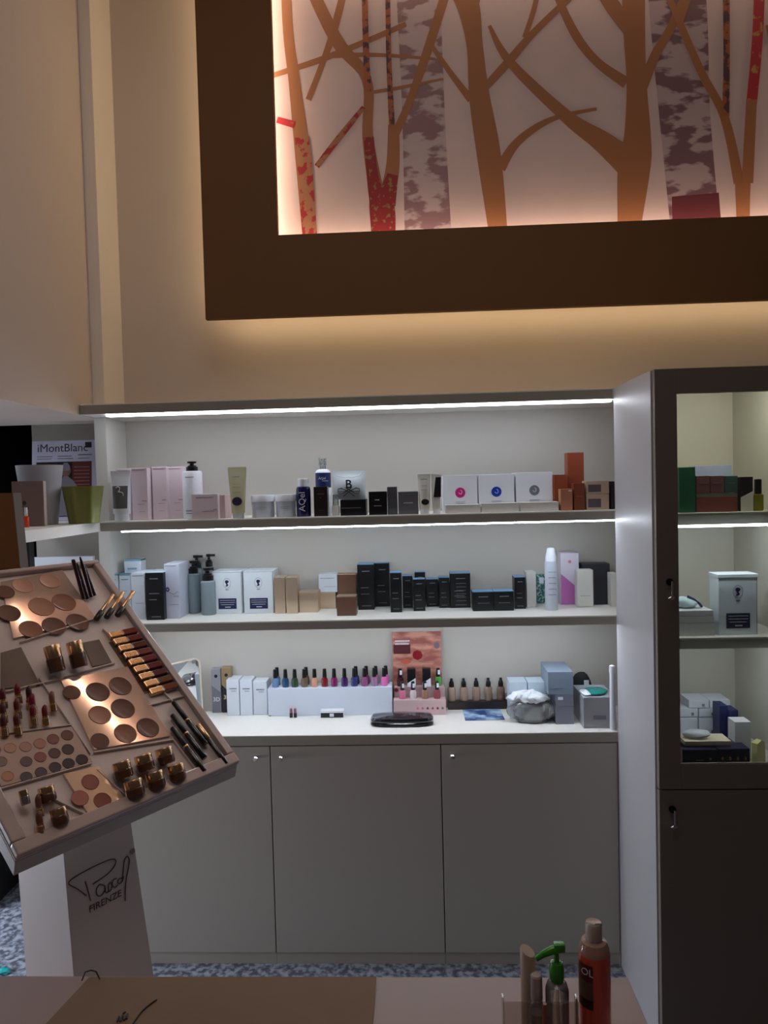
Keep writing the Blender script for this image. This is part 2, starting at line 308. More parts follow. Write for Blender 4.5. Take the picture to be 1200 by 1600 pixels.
for par, (px, py) in ((gd, (1046, 909)), (ld, (1050, 1264))):
    p = onY(px, py, TY); x, z = p.x-TX0, p.z
    b = lathe(new(), [(0, 0), (.009, 0), (.009, .006), (.005, .008), (.005, .016), (0, .017)], 14); bmesh.ops.transform(b, matrix=Matrix.Translation((x, 0, z)) @ Matrix.Rotation(PI/2, 4, 'X'), verts=b.verts); lk = obj('lock', b, M('dark_lock', (30, 26, 24), .3, 1), par, True)
    b = new(); box(b, x-.002, x+.003, -.022, -.015, z-.035, z+.004, .0008); lathe(b, [(.004, -.004), (.010, -.001), (.010, .001), (.004, .004)], 14, (x, -.019, z-.04), 1, .3); obj('key', b, CHROME, lk)

# ================================================================ CARTONS AND BOTTLES: builders
def carton(px0, px1, pyt, Z, mat, label, pyb=None, Y=None, dep=.05, name='carton', cat='box', group=None, top=None, rz=0, bev=.0008, lift=0):
    if Y is None: Y = depth_at((px0+px1)/2, pyb, Z)
    dep = min(dep, BK-.002-Y); x, w, h = frame(px0, px1, pyt, Y, Z+lift)
    t = thing(name, label, cat, (x, Y, Z+lift+.0004), rz, group); t['w'] = w; t['h'] = h; t['d'] = dep
    bb('body', mat, -w/2+.0006, w/2-.0006, 0, dep, 0, h-.0004, t, bev)
    if top: bb('lid', top, -w/2+.0006, w/2-.0006, -.0004, dep+.0002, h-.006, h, t, .0006)
    return t, w, h
def bottle_parts(t, prof, mat, name='bottle', n=22, sx=1, sy=1): return obj(name, lathe(new(), prof, n, (0, 0, 0), sx, sy), mat, t, True)
def smallprint(t, w, h, mat, rows):
    lines(t, mat, [(-w/2+a*w, -w/2+b*w, c*h, e) for a, b, c, e in rows])
Zs = Z1
# ---- upper shelf
def squeeze(px0, px1, pyt, Z, Y, mat, capmat, label, foot=.6, caph=.18, group=None):
    x, w, h = frame(px0, px1, pyt, Y, Z); t = thing('squeeze_tube', label, 'tube', (x, Y, Z+.0004), 0, group); n = 24; bm = new(); rings = []
    for f, wx, wy in ((caph, foot*.98, foot*.55), (caph+.04, foot, foot*.56), (.55, (1+foot)/2, foot*.36), (.85, .97, .10), (.93, 1, .03), (1, 1, .03)):
        rings.append([bm.verts.new((w/2*wx*math.cos(2*PI*k/n), w/2*wy*math.sin(2*PI*k/n)*1.2, h*f)) for k in range(n)])
    for a, b in zip(rings, rings[1:]):
        for k in range(n): bm.faces.new((a[k], a[(k+1) % n], b[(k+1) % n], b[k]))
    bm.faces.new(rings[0][::-1]); bm.faces.new(rings[-1]); obj('tube_body', bm, mat, t, True)
    obj('cap', lathe(new(), [(0, 0), (w/2*foot*.82, 0), (w/2*foot*.86, h*.02), (w/2*foot*.80, h*caph), (0, h*caph)], 24, sy=.85), capmat, t, True)
    return t, w, h
t, w, h = squeeze(174, 205, 736, Zs, 2.345, CARD, CARD, 'white squeeze tube with a grey band and white swirl, far left of the upper shelf', .86, .14)
def tshape(f, foot, caph):
    K = ((caph+.04, foot, foot*.56), (.55, (1+foot)/2, foot*.36), (.85, .97, .10))
    for (a, b, c), (d, e, g) in zip(K, K[1:]):
        if f <= d: k = max(0, (f-a)/(d-a)); return b+(e-b)*k, c+(g-c)*k
    return K[-1][1:]
def wrap(t, name, mat, w, h, f0, f1, foot, x0=-.86, x1=.80, caph=.14):
    bm = new(); pr = None
    for i in range(9):
        f = f0+(f1-f0)*i/8; wx, wy = tshape(f, foot, caph); yy = -w/2*wy*1.2; cur = []
        for j in range(9):
            xx = x0+(x1-x0)*j/8; cur.append(bm.verts.new((xx*w/2*wx, yy*math.sqrt(max(0, 1-(xx)**2))-.0007, h*f)))
        if pr:
            for a in range(8): bm.faces.new((pr[a], pr[a+1], cur[a+1], cur[a]))
        pr = cur
    return obj(name, bm, mat, t)
wrap(t, 'label', M('grey_label', (92, 90, 90), .5), w, h, .25, .70, .86)
yb = -.0012-w/2*tshape(.6, .86, .14)[1]*1.2
obj('swirl', tube(new(), [(x*w-.001, yb, z*h) for x, z in ((-.18, .66), (-.08, .69), (.03, .665), (0, .61), (-.08, .58), (0, .585), (.16, .565), (.2, .52), (.1, .46), (-.06, .42), (-.16, .40))], .0011, 6), WHITEI, t)
for a, b, yt, yy, dp, lb in ((182, 204.5, 732, 2.40, .07, 'pale pink tall box half hidden behind the grey banded tube'), (205.5, 231, 731, 2.37, .05, 'pale pink tall box just right of the grey banded tube'),
                        (238, 261, 729, 2.40, .05, 'pale pink tall box, third from the left end of the upper shelf'), (262.5, 287, 729, 2.427, .05, 'pale pink tall box tucked behind the white pump bottle')):
    t, w, h = carton(a, b, yt, Zs, PINK, lb, Y=yy, dep=dp, group='pale pink tall boxes'); smallprint(t, w, h, M('mauve_ink', (130, 95, 115), .6), [(.1, .85, .955, .0016), (.65, .92, .36, .0022), (.35, .8, .30, .0012), (.45, .8, .16, .0008)])
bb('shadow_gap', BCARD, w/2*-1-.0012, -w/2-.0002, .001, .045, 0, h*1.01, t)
def pump(t, z, r, mat, noz=1, clear=False, s=1.0, name='pump'):
    b = lathe(new(), [(r, 0), (r, .014*s), (r*.72, .016*s), (r*.72, .019*s), (r*.35, .0195*s), (r*.35, .026*s), (r*.75, .027*s), (r*.8, .033*s), (0, .034*s)], 18, (0, 0, z))
    box(b, 0, .015*s, -.003*s, .003*s, z+.027*s, z+.033*s, .001); return obj(name, b, mat, t, True)
x, w, h = frame(281.5, 312, 736, 2.362, Zs); t = thing('pump_bottle', 'white bottle with black pump among the pale pink boxes', 'bottle', (x, 2.362+w/2, Zs+.0004))
bottle_parts(t, [(0, 0), (w/2*.96, 0), (w/2, .004), (w/2, h-.006), (w/2*.9, h), (0, h)], M('white_plastic', (224, 228, 236), .3)); pump(t, h, w*.30, BLACK, 1, s=.95)
lines(t, GREYI, [(-w*.22, w*.22, h*.86, .003), (-w*.22, w*.16, h*.16, .004), (-w*.22, w*.12, h*.11, .003)], -w/2)
t, w, h = carton(299, 341, 772, Zs, PINK, 'low wide pale pink box in front of the white pump bottle', Y=2.335, dep=.024); smallprint(t, w, h, M('mauve_ink'), [(.18, .8, .84, .002), (.82, .95, .36, .002), (.4, .85, .30, .0012)])
t, w, h = carton(341.5, 352, 773, Zs, M('blush_card', (205, 178, 178), .5), 'second low pink box whose side shows at the right of the wide one', Y=2.37, dep=.08)
CT = CLEAR('frosted_yellow_plastic', (222, 220, 188), .55)
t, w, h = squeeze(357, 386, 730, Zs, 2.36, CT, CLEAR('frosted_cap', (215, 222, 222), .5), 'see-through yellowish squeeze tube with a dark purple drop shape', .72, .10)
disc(t, 'drop_mark', M('aubergine_ink', (42, 36, 66), .5), .001, h*.33, w*.27, h*.085, -w*.28); lines(t, GREYI, [(-w*.2, w*.2, h*.80, .003), (-w*.2, w*.2, h*.66, .001), (-w*.2, w*.22, h*.60, .0024), (-w*.2, w*.2, h*.50, .001)], -w*.27)
def jar(px0, px1, pyt, Z, Y, body, lid, label, group=None, fr=.70, name='cream_jar'):
    x, w, h = frame(px0, px1, pyt, Y, Z); r = w/2; t = thing(name, label, 'jar', (x, Y+r, Z+.0004), 0, group)
    obj('jar_body', lathe(new(), [(0, 0), (r*.90, 0), (r*.94, .003), (r*.94, h*fr), (0, h*fr)], 28), body, t, True)
    obj('lid', lathe(new(), [(r*.4, h*fr), (r*.97, h*fr), (r, h*fr+.001), (r, h-.0015), (r*.97, h), (0, h)], 28), lid, t, True); return t, w, h
JB = M('jar_plastic', (196, 204, 214), .25)
t, w, h = jar(388.5, 426, 774, Zs, 2.345, JB, CARD, 'white lidded cream jar nearest the yellowish tube', 'white cream jars'); lines(t, GREYI, [(-w*.2, w*.25, h*.45, .001), (-w*.2, w*.2, h*.38, .001)], -w/2)
t, w, h = jar(427.5, 461, 773, Zs, 2.35, JB, CARD, 'white lidded cream jar nearest the navy bottle', 'white cream jars'); lines(t, GREYI, [(-w*.2, w*.25, h*.45, .001), (-w*.2, w*.2, h*.38, .001)], -w/2)
NV = M('navy_plastic', (22, 22, 74), .22)
x, w, h = frame(461, 484, 748.5, 2.345, Zs); r = w/2; t = thing('lotion_bottle', 'navy bottle with a white cap and sideways white lettering', 'bottle', (x, 2.345+r, Zs+.0004))
bottle_parts(t, [(0, 0), (r*.97, 0), (r, .003), (r, h*.70), (r*.9, h*.78), (r*.72, h*.80), (0, h*.80)], NV); obj('cap', lathe(new(), [(r*.70, h*.80), (r*.72, h), (r*.68, h+.001), (0, h+.001)], 22), CARD, t, True)
text('AQel', h*.24, WHITEI, t, (-.001, -r-.0004, h*.40), (PI/2, -PI/2, 0))
x, w, h = frame(492, 516, 733, 2.40, Zs); r = w/2; t = thing('spray_bottle', 'tall bottle with a navy label and clear spray top behind the dark box', 'bottle', (x, 2.40+r, Zs+.0004))
bottle_parts(t, [(0, 0), (r*.97, 0), (r, .003), (r, h-.010), (r*.8, h-.003), (r*.45, h), (0, h)], CARD)
obj('label', lathe(new(), [(r+.0005, h*.60), (r+.0005, h-.012)], 22), M('navy_label', (26, 44, 96), .4), t, True); text('AQel', .011, WHITEI, t, (0, -r-.0012, h*.80)); lines(t, WHITEI, [(0, w*.4, h*.74, .0015)], -r-.0006)
CC = CLEAR('clear_cap', (215, 222, 222), .22); b = lathe(new(), [(r*.42, h), (r*.42, h+.012), (r*.30, h+.014), (r*.26, h+.034)], 16); box(b, -r*.5, -r*.3, -.003, .003, h+.012, h+.038); box(b, r*.28, r*.48, -.003, .003, h+.012, h+.036); obj('spray_top', b, CC, t, True)
t, w, h = carton(490, 512, 760.5, Zs, M('brown_black_card', (34, 26, 30), .35), 'small brown-black box in front of the navy labelled spray bottle', Y=2.345, dep=.04); lines(t, M('copper_ink', (170, 120, 90), .4, .6), [(-w*.22, w*.25, h*.74, .0022), (-w*.05, w*.05, h*.62, .002), (-w*.15, w*.2, h*.2, .001)])
x, w, h = frame(518, 530, 773, 2.34, Zs); r = w/2; t = thing('mini_bottle', 'tiny clear and white bottle standing before the white pouch', 'bottle', (x, 2.34+r, Zs+.0004))
bottle_parts(t, [(0, 0), (r, 0), (r, h*.45), (r*.95, h*.48), (0, h*.48)], M('ivory_plastic', (205, 205, 200), .4)); obj('clear_cap', lathe(new(), [(r*.8, h*.48), (r*.75, h), (0, h)], 18), CC, t, True)
t, w, h = carton(531.5, 572, 780.5, Zs, BCARD, 'flat black box lying under the white pouch with the letter', Y=2.345, dep=.09); lines(t, GREYI, [(-w*.46, w*.30, h*.45, .0022)])
bh = h
x, w, h = frame(518.5, 571, 736, 2.36, Zs+bh); h = onY(545, 736, 2.36).z-(Zs+bh); t = thing('gift_pouch', 'white glossy pouch with a black letter above a bow, propped on the flat black box', 'pouch', (x, 2.36, Zs+bh+.0008))
bm = new(); rows = []
for i in range(13):
    f = i/12; th = .011*math.sin(PI*min(1, f*1.05+.05))+.0015; wd = w/2*(1-.03*math.sin(PI*f)); rows.append([bm.verts.new((wd*math.cos(a), th*math.sin(a)+.012+.010*f, h*f)) for a in [2*PI*k/24 for k in range(24)]])
for a, b in zip(rows, rows[1:]):
    for k in range(24): bm.faces.new((a[k], a[(k+1) % 24], b[(k+1) % 24], b[k]))
bm.faces.new(rows[0][::-1]); bm.faces.new(rows[-1]); obj('pouch_body', bm, M('pearl_plastic', (206, 220, 228), .22, coat=.4), t, True)
INK = M('black_ink', (18, 24, 34), .5); text('B', h*.42, INK, t, (0, -.0025, h*.52), bold=.0006)
for s in (-1, 1):
    obj('bow_line', tube(new(), [(s*a*w, .0002-.0022, b*h) for a, b in ((.17, .10), (-.02, .28), (-.22, .40), (-.32, .36), (-.30, .28), (-.16, .26), (.02, .36), (.10, .42))], .0011, 6), INK, t)
    obj('bow_line', tube(new(), [(s*a*w, -.002, b*h) for a, b in ((.06, .30), (.18, .38), (.30, .38), (.33, .28), (.28, .20), (.18, .20), (.05, .30), (-.08, .40))], .0010, 6), INK, t)
obj('seam_curve', tube(new(), [(a*w, .001, b*h) for a, b in ((-.44, .96), (-.36, .84), (-.15, .78), (.12, .77), (.34, .82), (.44, .94))], .0012, 6), M('pearl_plastic'), t)
t, w, h = carton(576, 604.5, 768, Zs, BCARD, 'small square black box left of the slim grey box', Y=2.345, dep=.05); lines(t, WHITEI, [(-w*.16, w*.10, h*.62, .003), (-w*.2, w*.2, h*.38, .0012)])
G1 = M('slate_card', (82, 84, 92), .5); t, w, h = carton(605, 621, 760.5, Zs, G1, 'slim slate grey box standing beside the square black box', Y=2.35, dep=.04); lines(t, GREYI, [(-w*.2, w*.2, h*.5, .0012)])
t, w, h = carton(622, 654, 768, Zs, M('grey_card', (102, 104, 110), .5), 'square grey box with a lighter outline and white word', Y=2.345, dep=.06)
bm = new(); e = .0012
for a in ((-.40, .40, .12, .12), (-.40, .40, .86, .86)): box(bm, a[0]*w, a[1]*w, -.0006, .0001, a[2]*h, a[2]*h+e)
for a in (-.40, .40): box(bm, a*w-e/2, a*w+e/2, -.0006, .0001, .12*h, .86*h)
obj('outline', bm, GREYI, t); lines(t, WHITEI, [(-w*.22, w*.22, h*.48, .003)])
t, w, h = squeeze(653, 673, 741, Zs, 2.35, M('ivory_tube', (222, 222, 212), .35), CARD, 'ivory squeeze tube with a dark blob, left of its pair', .80, .12, 'ivory squeeze tubes'); disc(t, 'blob_mark', INK, .002, h*.30, w*.30, h*.075, -w*.32); lines(t, GREYI, [(-w*.25, w*.25, h*.86, .0025), (-w*.2, w*.2, h*.70, .0015), (-w*.25, w*.2, h*.6, .0015)], -w*.24)
t, w, h = squeeze(674, 690, 741.5, Zs, 2.35, M('ivory_tube'), CARD, 'ivory squeeze tube with a long black panel, right of its pair', .86, .12, 'ivory squeeze tubes')
obj('black_panel', prism(new(), [(-w*.30, h*.42), (w*.42, h*.42), (w*.46, h*.93), (-w*.05, h*.93)], -w*.33, -w*.30), INK, t)
for a, b, yt, yb, fa, fb, fy, col, lb in ((692, 746.5, 742.5, 790, 696, 751, 788.5, (205, 40, 130), 'pink'), (747.5, 804, 741, 789, 752, 811.5, 786, (18, 62, 176), 'blue'), (806, 864, 738, 788, 812.5, 873, 784.5, (120, 128, 134), 'grey')):
    t, w, h = carton(a, b, yt, Zs, CARD, 'white square box with a round %s emblem on the upper shelf' % lb, Y=2.40, dep=.10, group='white boxes with round emblems')
    m = M('emblem_'+lb, col, .4); cxm = .0; disc(t, 'emblem', m, cxm, h*.53, .0165, .0165)
    obj('emblem_curl', tube(new(), [(cxm+.0165*p, -.0008, h*.53+.0165*q) for p, q in ((.05, .5), (.3, .3), (.35, 0), (.15, -.3), (-.15, -.25), (-.3, .0))], .0009, 6), WHITEI, t); lines(t, GREYI, [(-w*.14, w*.14, h*.28, .0012), (-w*.12, w*.12, h*.23, .0012)])
    t, w, h = carton(fa, fb, fy, Zs, OFFW, 'flat white box lying before the white box with %s emblem' % lb, Y=2.345, dep=.05, group='flat white boxes on the upper shelf')
RB = M('russet_card', (142, 66, 40), .5); RB2 = M('tan_card', (176, 118, 88), .5)
t, w, h = carton(865, 888, 741.5, Zs, RB, 'medium russet box left of the tallest russet box', Y=2.39, dep=.06); t, w, h = carton(887, 913, 707, Zs, RB, 'tallest russet brown box on the upper shelf', Y=2.41, dep=.05)
t, w, h = carton(876, 895, 764, Zs, RB2, 'small tan box in front of the russet boxes', Y=2.345, dep=.04); lines(t, WHITEI, [(w*.15, w*.42, h*.88, .004)])
t, w, h = carton(896.5, 914, 755, Zs, M('russet_dark_card', (128, 62, 34), .5), 'short russet box right of the small tan box', Y=2.35, dep=.04); lines(t, RB2, [(-w*.3, w*.3, h*.5, .0012)])
BG = M('beige_card', (190, 168, 146), .55); DK = M('mauve_grey_label', (92, 82, 90), .5)
for k, (yt, lift, lb) in enumerate(((772, 0, 'lower'), (751, None, 'upper'))):
    if k == 0: t, w, h = carton(916, 952, yt, Zs, BG, 'beige box with a mauve window, lower of the two stacked', Y=2.35, dep=.08, group='stacked beige boxes'); lh = h
    else: t, w, h = carton(916, 952, yt, Zs, BG, 'beige box with a mauve window, upper of the two stacked', Y=2.35, dep=.08, group='stacked beige boxes', lift=lh+.0004)
    plate(t, 'label', DK, -w*.42, w*.14, h*.15, h*.70)
carton(953.5, 961, 752, Zs, M('aubergine_card', (44, 36, 46), .5), 'narrow dark box at the right end of the upper shelf', Y=2.36, dep=.08)

# ---- corner shelf on the left
def dshelf(px, py): return onZ(px, py, Z1)
mg_y = 2.50; pa = onY(52, 690, mg_y); pb = onY(151, 684, mg_y); t = thing('magazine', 'magazine with a pale masthead leaning on the wall above the corner shelf', 'magazine', ((pa.x+pb.x)/2, mg_y-.03, Z1+.001)); w = pb.x-pa.x; h = pa.z-Z1
t.rotation_euler = (math.radians(-5), 0, math.radians(1)); bb('pages', M('magazine_paper', (196, 198, 222), .4), -w/2, w/2, 0, .006, 0, h, t, .0005)
ph = bb('cover_photo', M('cover_black', (24, 18, 24), .3), -w*.43, w*.43, -.0005, .0001, h*.05, h*.735, t); bb('cover_column', M('cover_red', (98, 38, 34), .35), w*.13, w*.425, -.0009, .0001, h*.30, h*.73, t)
text('iMontBlanc', w*.175, M('slate_ink', (60, 60, 72), .5), t, (-.005, -.0004, h*.905)); plate(t, 'cover_badge', INK, w*.33, w*.43, h*.905, h*.975)
lines(t, GREYI, [(-w*.42, -w*.18, h*.80, .002), (-w*.42, -w*.2, h*.77, .002), (-w*.1, w*.12, h*.80, .002), (-w*.1, w*.14, h*.77, .002), (w*.22, w*.44, h*.81, .004), (w*.22, w*.40, h*.77, .002)]); lines(t, M('rose_ink', (170, 120, 120), .5), [(w*.16, w*.40, h*.66-.012*k, .0025) for k in range(8)], -.0008)
bm = new(); lathe(bm, [(0, .0), (.012, .004), (.017, .016), (.017, .026), (.012, .038), (0, .044)], 16, (w*.035, -.002, h*.55), 1, .06); hd = obj('cover_figure', bm, M('cover_skin', (120, 88, 82), .5), t, True)
obj('cover_gown', prism(new(), [(-w*.14, h*.06), (w*.30, h*.06), (w*.27, h*.36), (w*.14, h*.50), (w*.05, h*.56), (-w*.01, h*.55), (-w*.08, h*.45)], -.0012, .0001), M('cover_cloth', (128, 122, 136), .6), t)
obj('cover_hat', prism(new(), [(-w*.02, h*.62), (w*.09, h*.62), (w*.10, h*.68), (w*.06, h*.72), (w*.01, h*.72), (-w*.02, h*.68)], -.0052, -.0035), M('cover_cloth'), t)
def pot(px0, px1, pyt, Y, f, label, mat, ribs=0, name='plant_pot'):
    x, w, h = frame(px0, px1, pyt, Y, Z1); r = w/2; t = thing(name, label, 'pot', (x, Y, Z1+.0005)); bm = new(); n = 72; R_ = []
    prof = [(f, 0), (f+.02, .01), ((1+f)/2, .5), (1, 1), (.95, 1), ((.95+f)/2-.02, .5), (f-.06, .06)]
    for rr, z in prof:
        R_.append([bm.verts.new((r*rr*(1+(.035*math.cos(ribs*2*PI*k/n) if ribs else 0))*math.cos(2*PI*k/n), r*rr*(1+(.035*math.cos(ribs*2*PI*k/n) if ribs else 0))*math.sin(2*PI*k/n), h*z)) for k in range(n)])
    for a, b in zip(R_, R_[1:]):
        for k in range(n): bm.faces.new((a[k], a[(k+1) % n], b[(k+1) % n], b[k]))
    bm.faces.new(R_[0][::-1]); bm.faces.new(R_[-1]); obj('vessel', bm, mat, t, True); return t
pot(30, 97, 727.5, 2.22, .68, 'plain white tapered pot on the corner shelf', M('white_ceramic', (178, 180, 190), .35)).location.y
pot(100, 161.5, 760, 2.25, .70, 'olive green ribbed pot at the shelf corner', M('olive_satin', (122, 124, 62), .35, .25), 8)
x, w, h = frame(22, 66, 752, 2.10, Z1); t = thing('flower_carton', 'beige box with dark blossom print on the corner shelf', 'box', (x, 2.10, Z1+.0004), math.radians(18)); BE = M('taupe_card', (122, 102, 98), .5)
bb('body', BE, -w/2, w/2, 0, .045, 0, h, t, .0006); bb('side_label', M('floral_cream', (196, 180, 172), .5, noise=.25, scale=90), w/2-.0002, w/2+.0008, .001, .044, .001, h-.001, t)
for (fx, fz, fr) in ((-.25, .45, .008), (-.12, .52, .006), (-.32, .62, .005), (-.05, .40, .005)): disc(t, 'blossom', M('plum_print', (72, 42, 48), .5), w*fx, h*fz, fr, fr*1.2, 0, .0006, 7)
x, w, h = frame(37, 45, 793, 2.06, Z1); t = thing('nail_oil_bottle', 'tiny orange bottle with a white cap beside the blossom box', 'bottle', (x, 2.06, Z1+.0004)); r = w/2
bottle_parts(t, [(0, 0), (r, 0), (r, h*.52), (r*.5, h*.58), (0, h*.58)], M('orange_liquid', (205, 70, 36), .2)); obj('cap', lathe(new(), [(r*.5, h*.56), (r*.62, h*.6), (r*.55, h), (0, h)], 14), CARD, t, True)
# lit paper sheet low in the alcove and a dark strip
a = onY(46, 890, 2.545); b = onY(146, 869, 2.545); tag(bb('leaflet', CARD, a.x, b.x, 2.54, 2.556, a.z-.12, b.z), 'white sheet standing against the wall under the corner shelf', 'paper')
a = onY(41, 850, 2.3); b = onY(47, 890, 2.3); tag(bb('dark_post', BLACK, a.x, b.x, 2.3, 2.33, 0, 1.4245), 'thin black upright under the end of the corner shelf', 'post')

# ---- middle shelf
Zs = Z2; WB = M('cool_white_card', (214, 222, 232), .45); TEAL = M('pale_teal_top', (120, 158, 176), .5)
def midc(a, b, yt, yb, mat, lb, dep=.06, rows=None, ink=GREYI, **k):
    t, w, h = carton(a, b, yt, Zs, mat, lb, pyb=yb, dep=dep, **k)
    if rows: smallprint(t, w, h, ink, rows)
    return t, w, h
midc(166, 186, 897, 964, WB, 'pale box nearest the top corner of the makeup stand', .09, [(.2, .8, .86, .003), (.3, .7, .6, .001)], top=TEAL, group='white teal-topped boxes')
t, w, h = midc(187, 204.5, 897, 964, WB, 'pale box between its twin and the white box by the black one', .09, [(.2, .8, .86, .003), (.3, .7, .6, .001)], top=TEAL, group='white teal-topped boxes')
zz = h; t, w, h = carton(194, 220, 874.5, Zs, WB, 'small white box with a teal top lying on the pale teal-topped boxes', Y=t.location.y+.02, dep=.05, top=TEAL, lift=zz+.001); smallprint(t, w, h, M('teal_ink', (110, 160, 180), .5), [(.2, .75, .25, .006)])
midc(205.5, 227, 895.5, 967.5, WB, 'plain white tall box touching the left side of the black box', .11, [(.1, .9, .93, .0025), (.3, .9, .34, .0012)])
t, w, h = midc(227.5, 256, 895, 969, BCARD, 'glossy black tall box between two white boxes', .11, [(.25, .7, .86, .004), (.2, .75, .55, .003), (.2, .6, .42, .003), (.3, .8, .06, .003)]); bb('lid', M('icy_top', (205, 218, 232), .4), -w/2, w/2, -.0004, .11, h, h+.001, t)
t, w, h = midc(257, 281, 881, 966.5, M('lilac_white_card', (190, 195, 210), .45), 'tallest white box with a small purple flower drawing', .11, [(.05, .8, .955, .002), (.6, .9, .40, .002), (.35, .9, .25, .0012)])
VI = M('violet_ink', (84, 72, 130), .5)
for k in range(7): a = 2*PI*k/7; disc(t, 'petal', VI, -w*.30+.0045*math.cos(a), h*.53+.0055*math.sin(a), .0026, .0034, 0, .0008, 10)
obj('stem', tube(new(), [(-w*.2, -.0006, h*.48), (w*.1, -.0006, h*.44), (w*.35, -.0006, h*.49)], .0006, 5), VI, t)
CB = CLEAR('frosted_blue_plastic', (196, 214, 222), .42)
for px0, px1, yt, yb, lb, ft in ((291, 310, 897, 959, 'frosted pump bottle tight against the flower box', 1), (311, 334, 908.5, 962, 'nearest frosted pump bottle with a clear cap collar', 1), (297, 315, 888, 950, 'frosted pump bottle in the rear row at the left', 0), (319, 333, 886, 950, 'frosted pump bottle in the rear row beside the cameo box', 0)):
    Y = depth_at((px0+px1)/2, yb, Zs) if ft else 2.54; x, w, h = frame(px0, px1, yt, Y, Zs); r = w/2
    t = thing('pump_bottle', lb, 'bottle', (x, Y+r, Zs+.0004), 0, 'frosted pump bottles'); bottle_parts(t, [(0, 0), (r*.95, 0), (r, .003), (r, h-.004), (r*.8, h), (0, h)], CB); pump(t, h-.004, r*.78, BLACK, 1, s=1.45)
    if ft: lines(t, GREYI, [(-r*.5, r*.5, h*.62, .0012), (-r*.5, r*.3, h*.56, .0012), (-r*.5, r*.5, h*.22, .001)], -r)
def cameo(t, w, h, s=1):
    n = 28; cz = h*.72; rx, rz = w*.12, w*.165; bm = new()
    for i in range(n):
        a = 2*PI*i/n; box(bm, rx*math.cos(a)-.0007, rx*math.cos(a)+.0007, -.0006, .0001, cz+rz*math.sin(a)-.0009, cz+rz*math.sin(a)+.0009)
    obj('oval_wreath', bm, M('steel_blue_ink', (96, 110, 140), .5), t)
    obj('cameo', prism(new(), [(x*w*.11, cz+z*w*.11) for x, z in ((-.55, .7), (-.1, .95), (.5, .75), (.55, .3), (.2, .05), (.15, -.25), (.4, -.5), (.3, -.85), (-.3, -1.0), (-.5, -.85), (-.15, -.55), (-.3, -.1), (-.55, .25))], -.0007, .0001), NAVY, t)
    pl = plate(t, 'navy_label', NAVY, -w*.30, w*.30, h*.11, h*.36); lines(t, WHITEI, [(-w*.25, w*.25, h*.31, .0014), (-w*.25, w*.25, h*.26, .0014), (-w*.22, w*.22, h*.21, .0014), (-w*.08, w*.10, h*.145, .003)], -.0004, 'label_print'); lines(t, NAVY, [(-w*.05, w*.05, cz/1-h*.16, .002)])
    bm = new(); e = .0011
    box(bm, -w/2+.001, w/2-.001, -.0005, .0001, h-.004, h-.003); box(bm, w/2-.003, w/2-.0018, -.0005, .0001, 0, h-.003); obj('seam', bm, GREYI, t)
CW = M('cameo_card', (220, 228, 234), .4)
t, w, h = midc(331.5, 378.5, 893, 959, CW, 'white box with blue cameo, left of the pair beside the frosted bottles', .10, group='white cameo boxes'); cameo(t, w, h)
t, w, h = midc(380.5, 427.5, 892, 958.5, CW, 'white box with blue cameo, right of the pair beside the gold boxes', .10, group='white cameo boxes'); cameo(t, w, h)
GC = M('champagne_foil', (226, 204, 178), .34, .85); GC2 = M('bronze_foil', (176, 138, 116), .30, .8)
midc(428.5, 446, 902, 959, GC, 'champagne foil tall box against the cameo box', .06, group='champagne foil boxes'); midc(446.7, 465, 902, 959, GC, 'champagne foil tall box, right one of the adjoining two', .06, group='champagne foil boxes')
midc(467, 497, 925, 957, GC, 'low champagne foil box right of the tall foil pair', .07)
t, w, h = midc(498, 525, 926, 951, GC, 'low foil box carrying the small white box', .06); yy = t.location.y
t, w, h = carton(497.5, 527, 897, Zs, WB, 'small white box standing on the low foil box', Y=yy+.004, dep=.05, lift=h+.0006); smallprint(t, w, h, GREYI, [(.1, .85, .75, .002), (.3, .9, .3, .001)])
t, w, h = midc(527.7, 557, 897, 950, GC2, 'bronze foil box standing behind the low brown box', .06); t, w, h = midc(526, 556.7, 932, 962.5, M('cocoa_card', (110, 78, 66), .35), 'low brown box at the shelf front before the bronze box', .05); bb('lid', GC, -w/2, w/2, -.0005, .05, h-.003, h+.0004, t)
BT = M('blue_top_foil', (96, 140, 176), .4); blk = [(558.5, 584.5, 882, 953, .07, 'tall black box at the left end of the black row'), (585.5, 609, 880, 948, .07, 'tall black box second from the left of the black row'), (609.5, 628, 895, 957, .05, 'mid-height black box in the front row beside the tall pair'),
       (629, 645, 900, 950, .05, 'narrow black box just behind and left of the slim front one'), (648, 665, 894, 946, .04, 'black box at the rear showing above the slim front one'), (645.5, 664.5, 905, 955, .035, 'slim black box standing furthest forward in the black row'), (666, 685, 905, 948, .05, 'short black box right of the slim front one'),
       (686, 702.5, 902.5, 950, .05, 'short black box touching the wide black box'), (703.5, 735.5, 896, 950, .06, 'widest tall black box with many lines of print'), (738.5, 771, 925, 955, .06, 'low black box, left of the two flat ones'), (771.7, 803, 924, 954.5, .06, 'low black box, right of the two flat ones'), (804, 821.5, 902, 951.5, .06, 'black box at the right end beside the white box')]
for a, b, yt, yb, dp, lb in blk:
    t, w, h = midc(a, b, yt, yb, BCARD, lb.replace('black', 'blue-topped black', 1), dp, None, group='blue-topped black boxes', top=None); bb('lid', BT, -w/2+.0006, w/2-.0006, -.0003, t['d']+.0002, h-.0012, h+.0006, t)
    smallprint(t, w, h, GREYI, [(.3, .75, .84 if h > .08 else .72, .0028)]+([(.2, .65, .48, .002), (.2, .7, .34, .002), (.25, .8, .08, .002)] if h > .08 else [(.25, .8, .4, .0015)]))
    if b-a > 31 and h > .08: lines(t, GREYI, [(-w*.2, w*.28, h*(.2+.1*k), .0015) for k in range(6)], name='print_block')
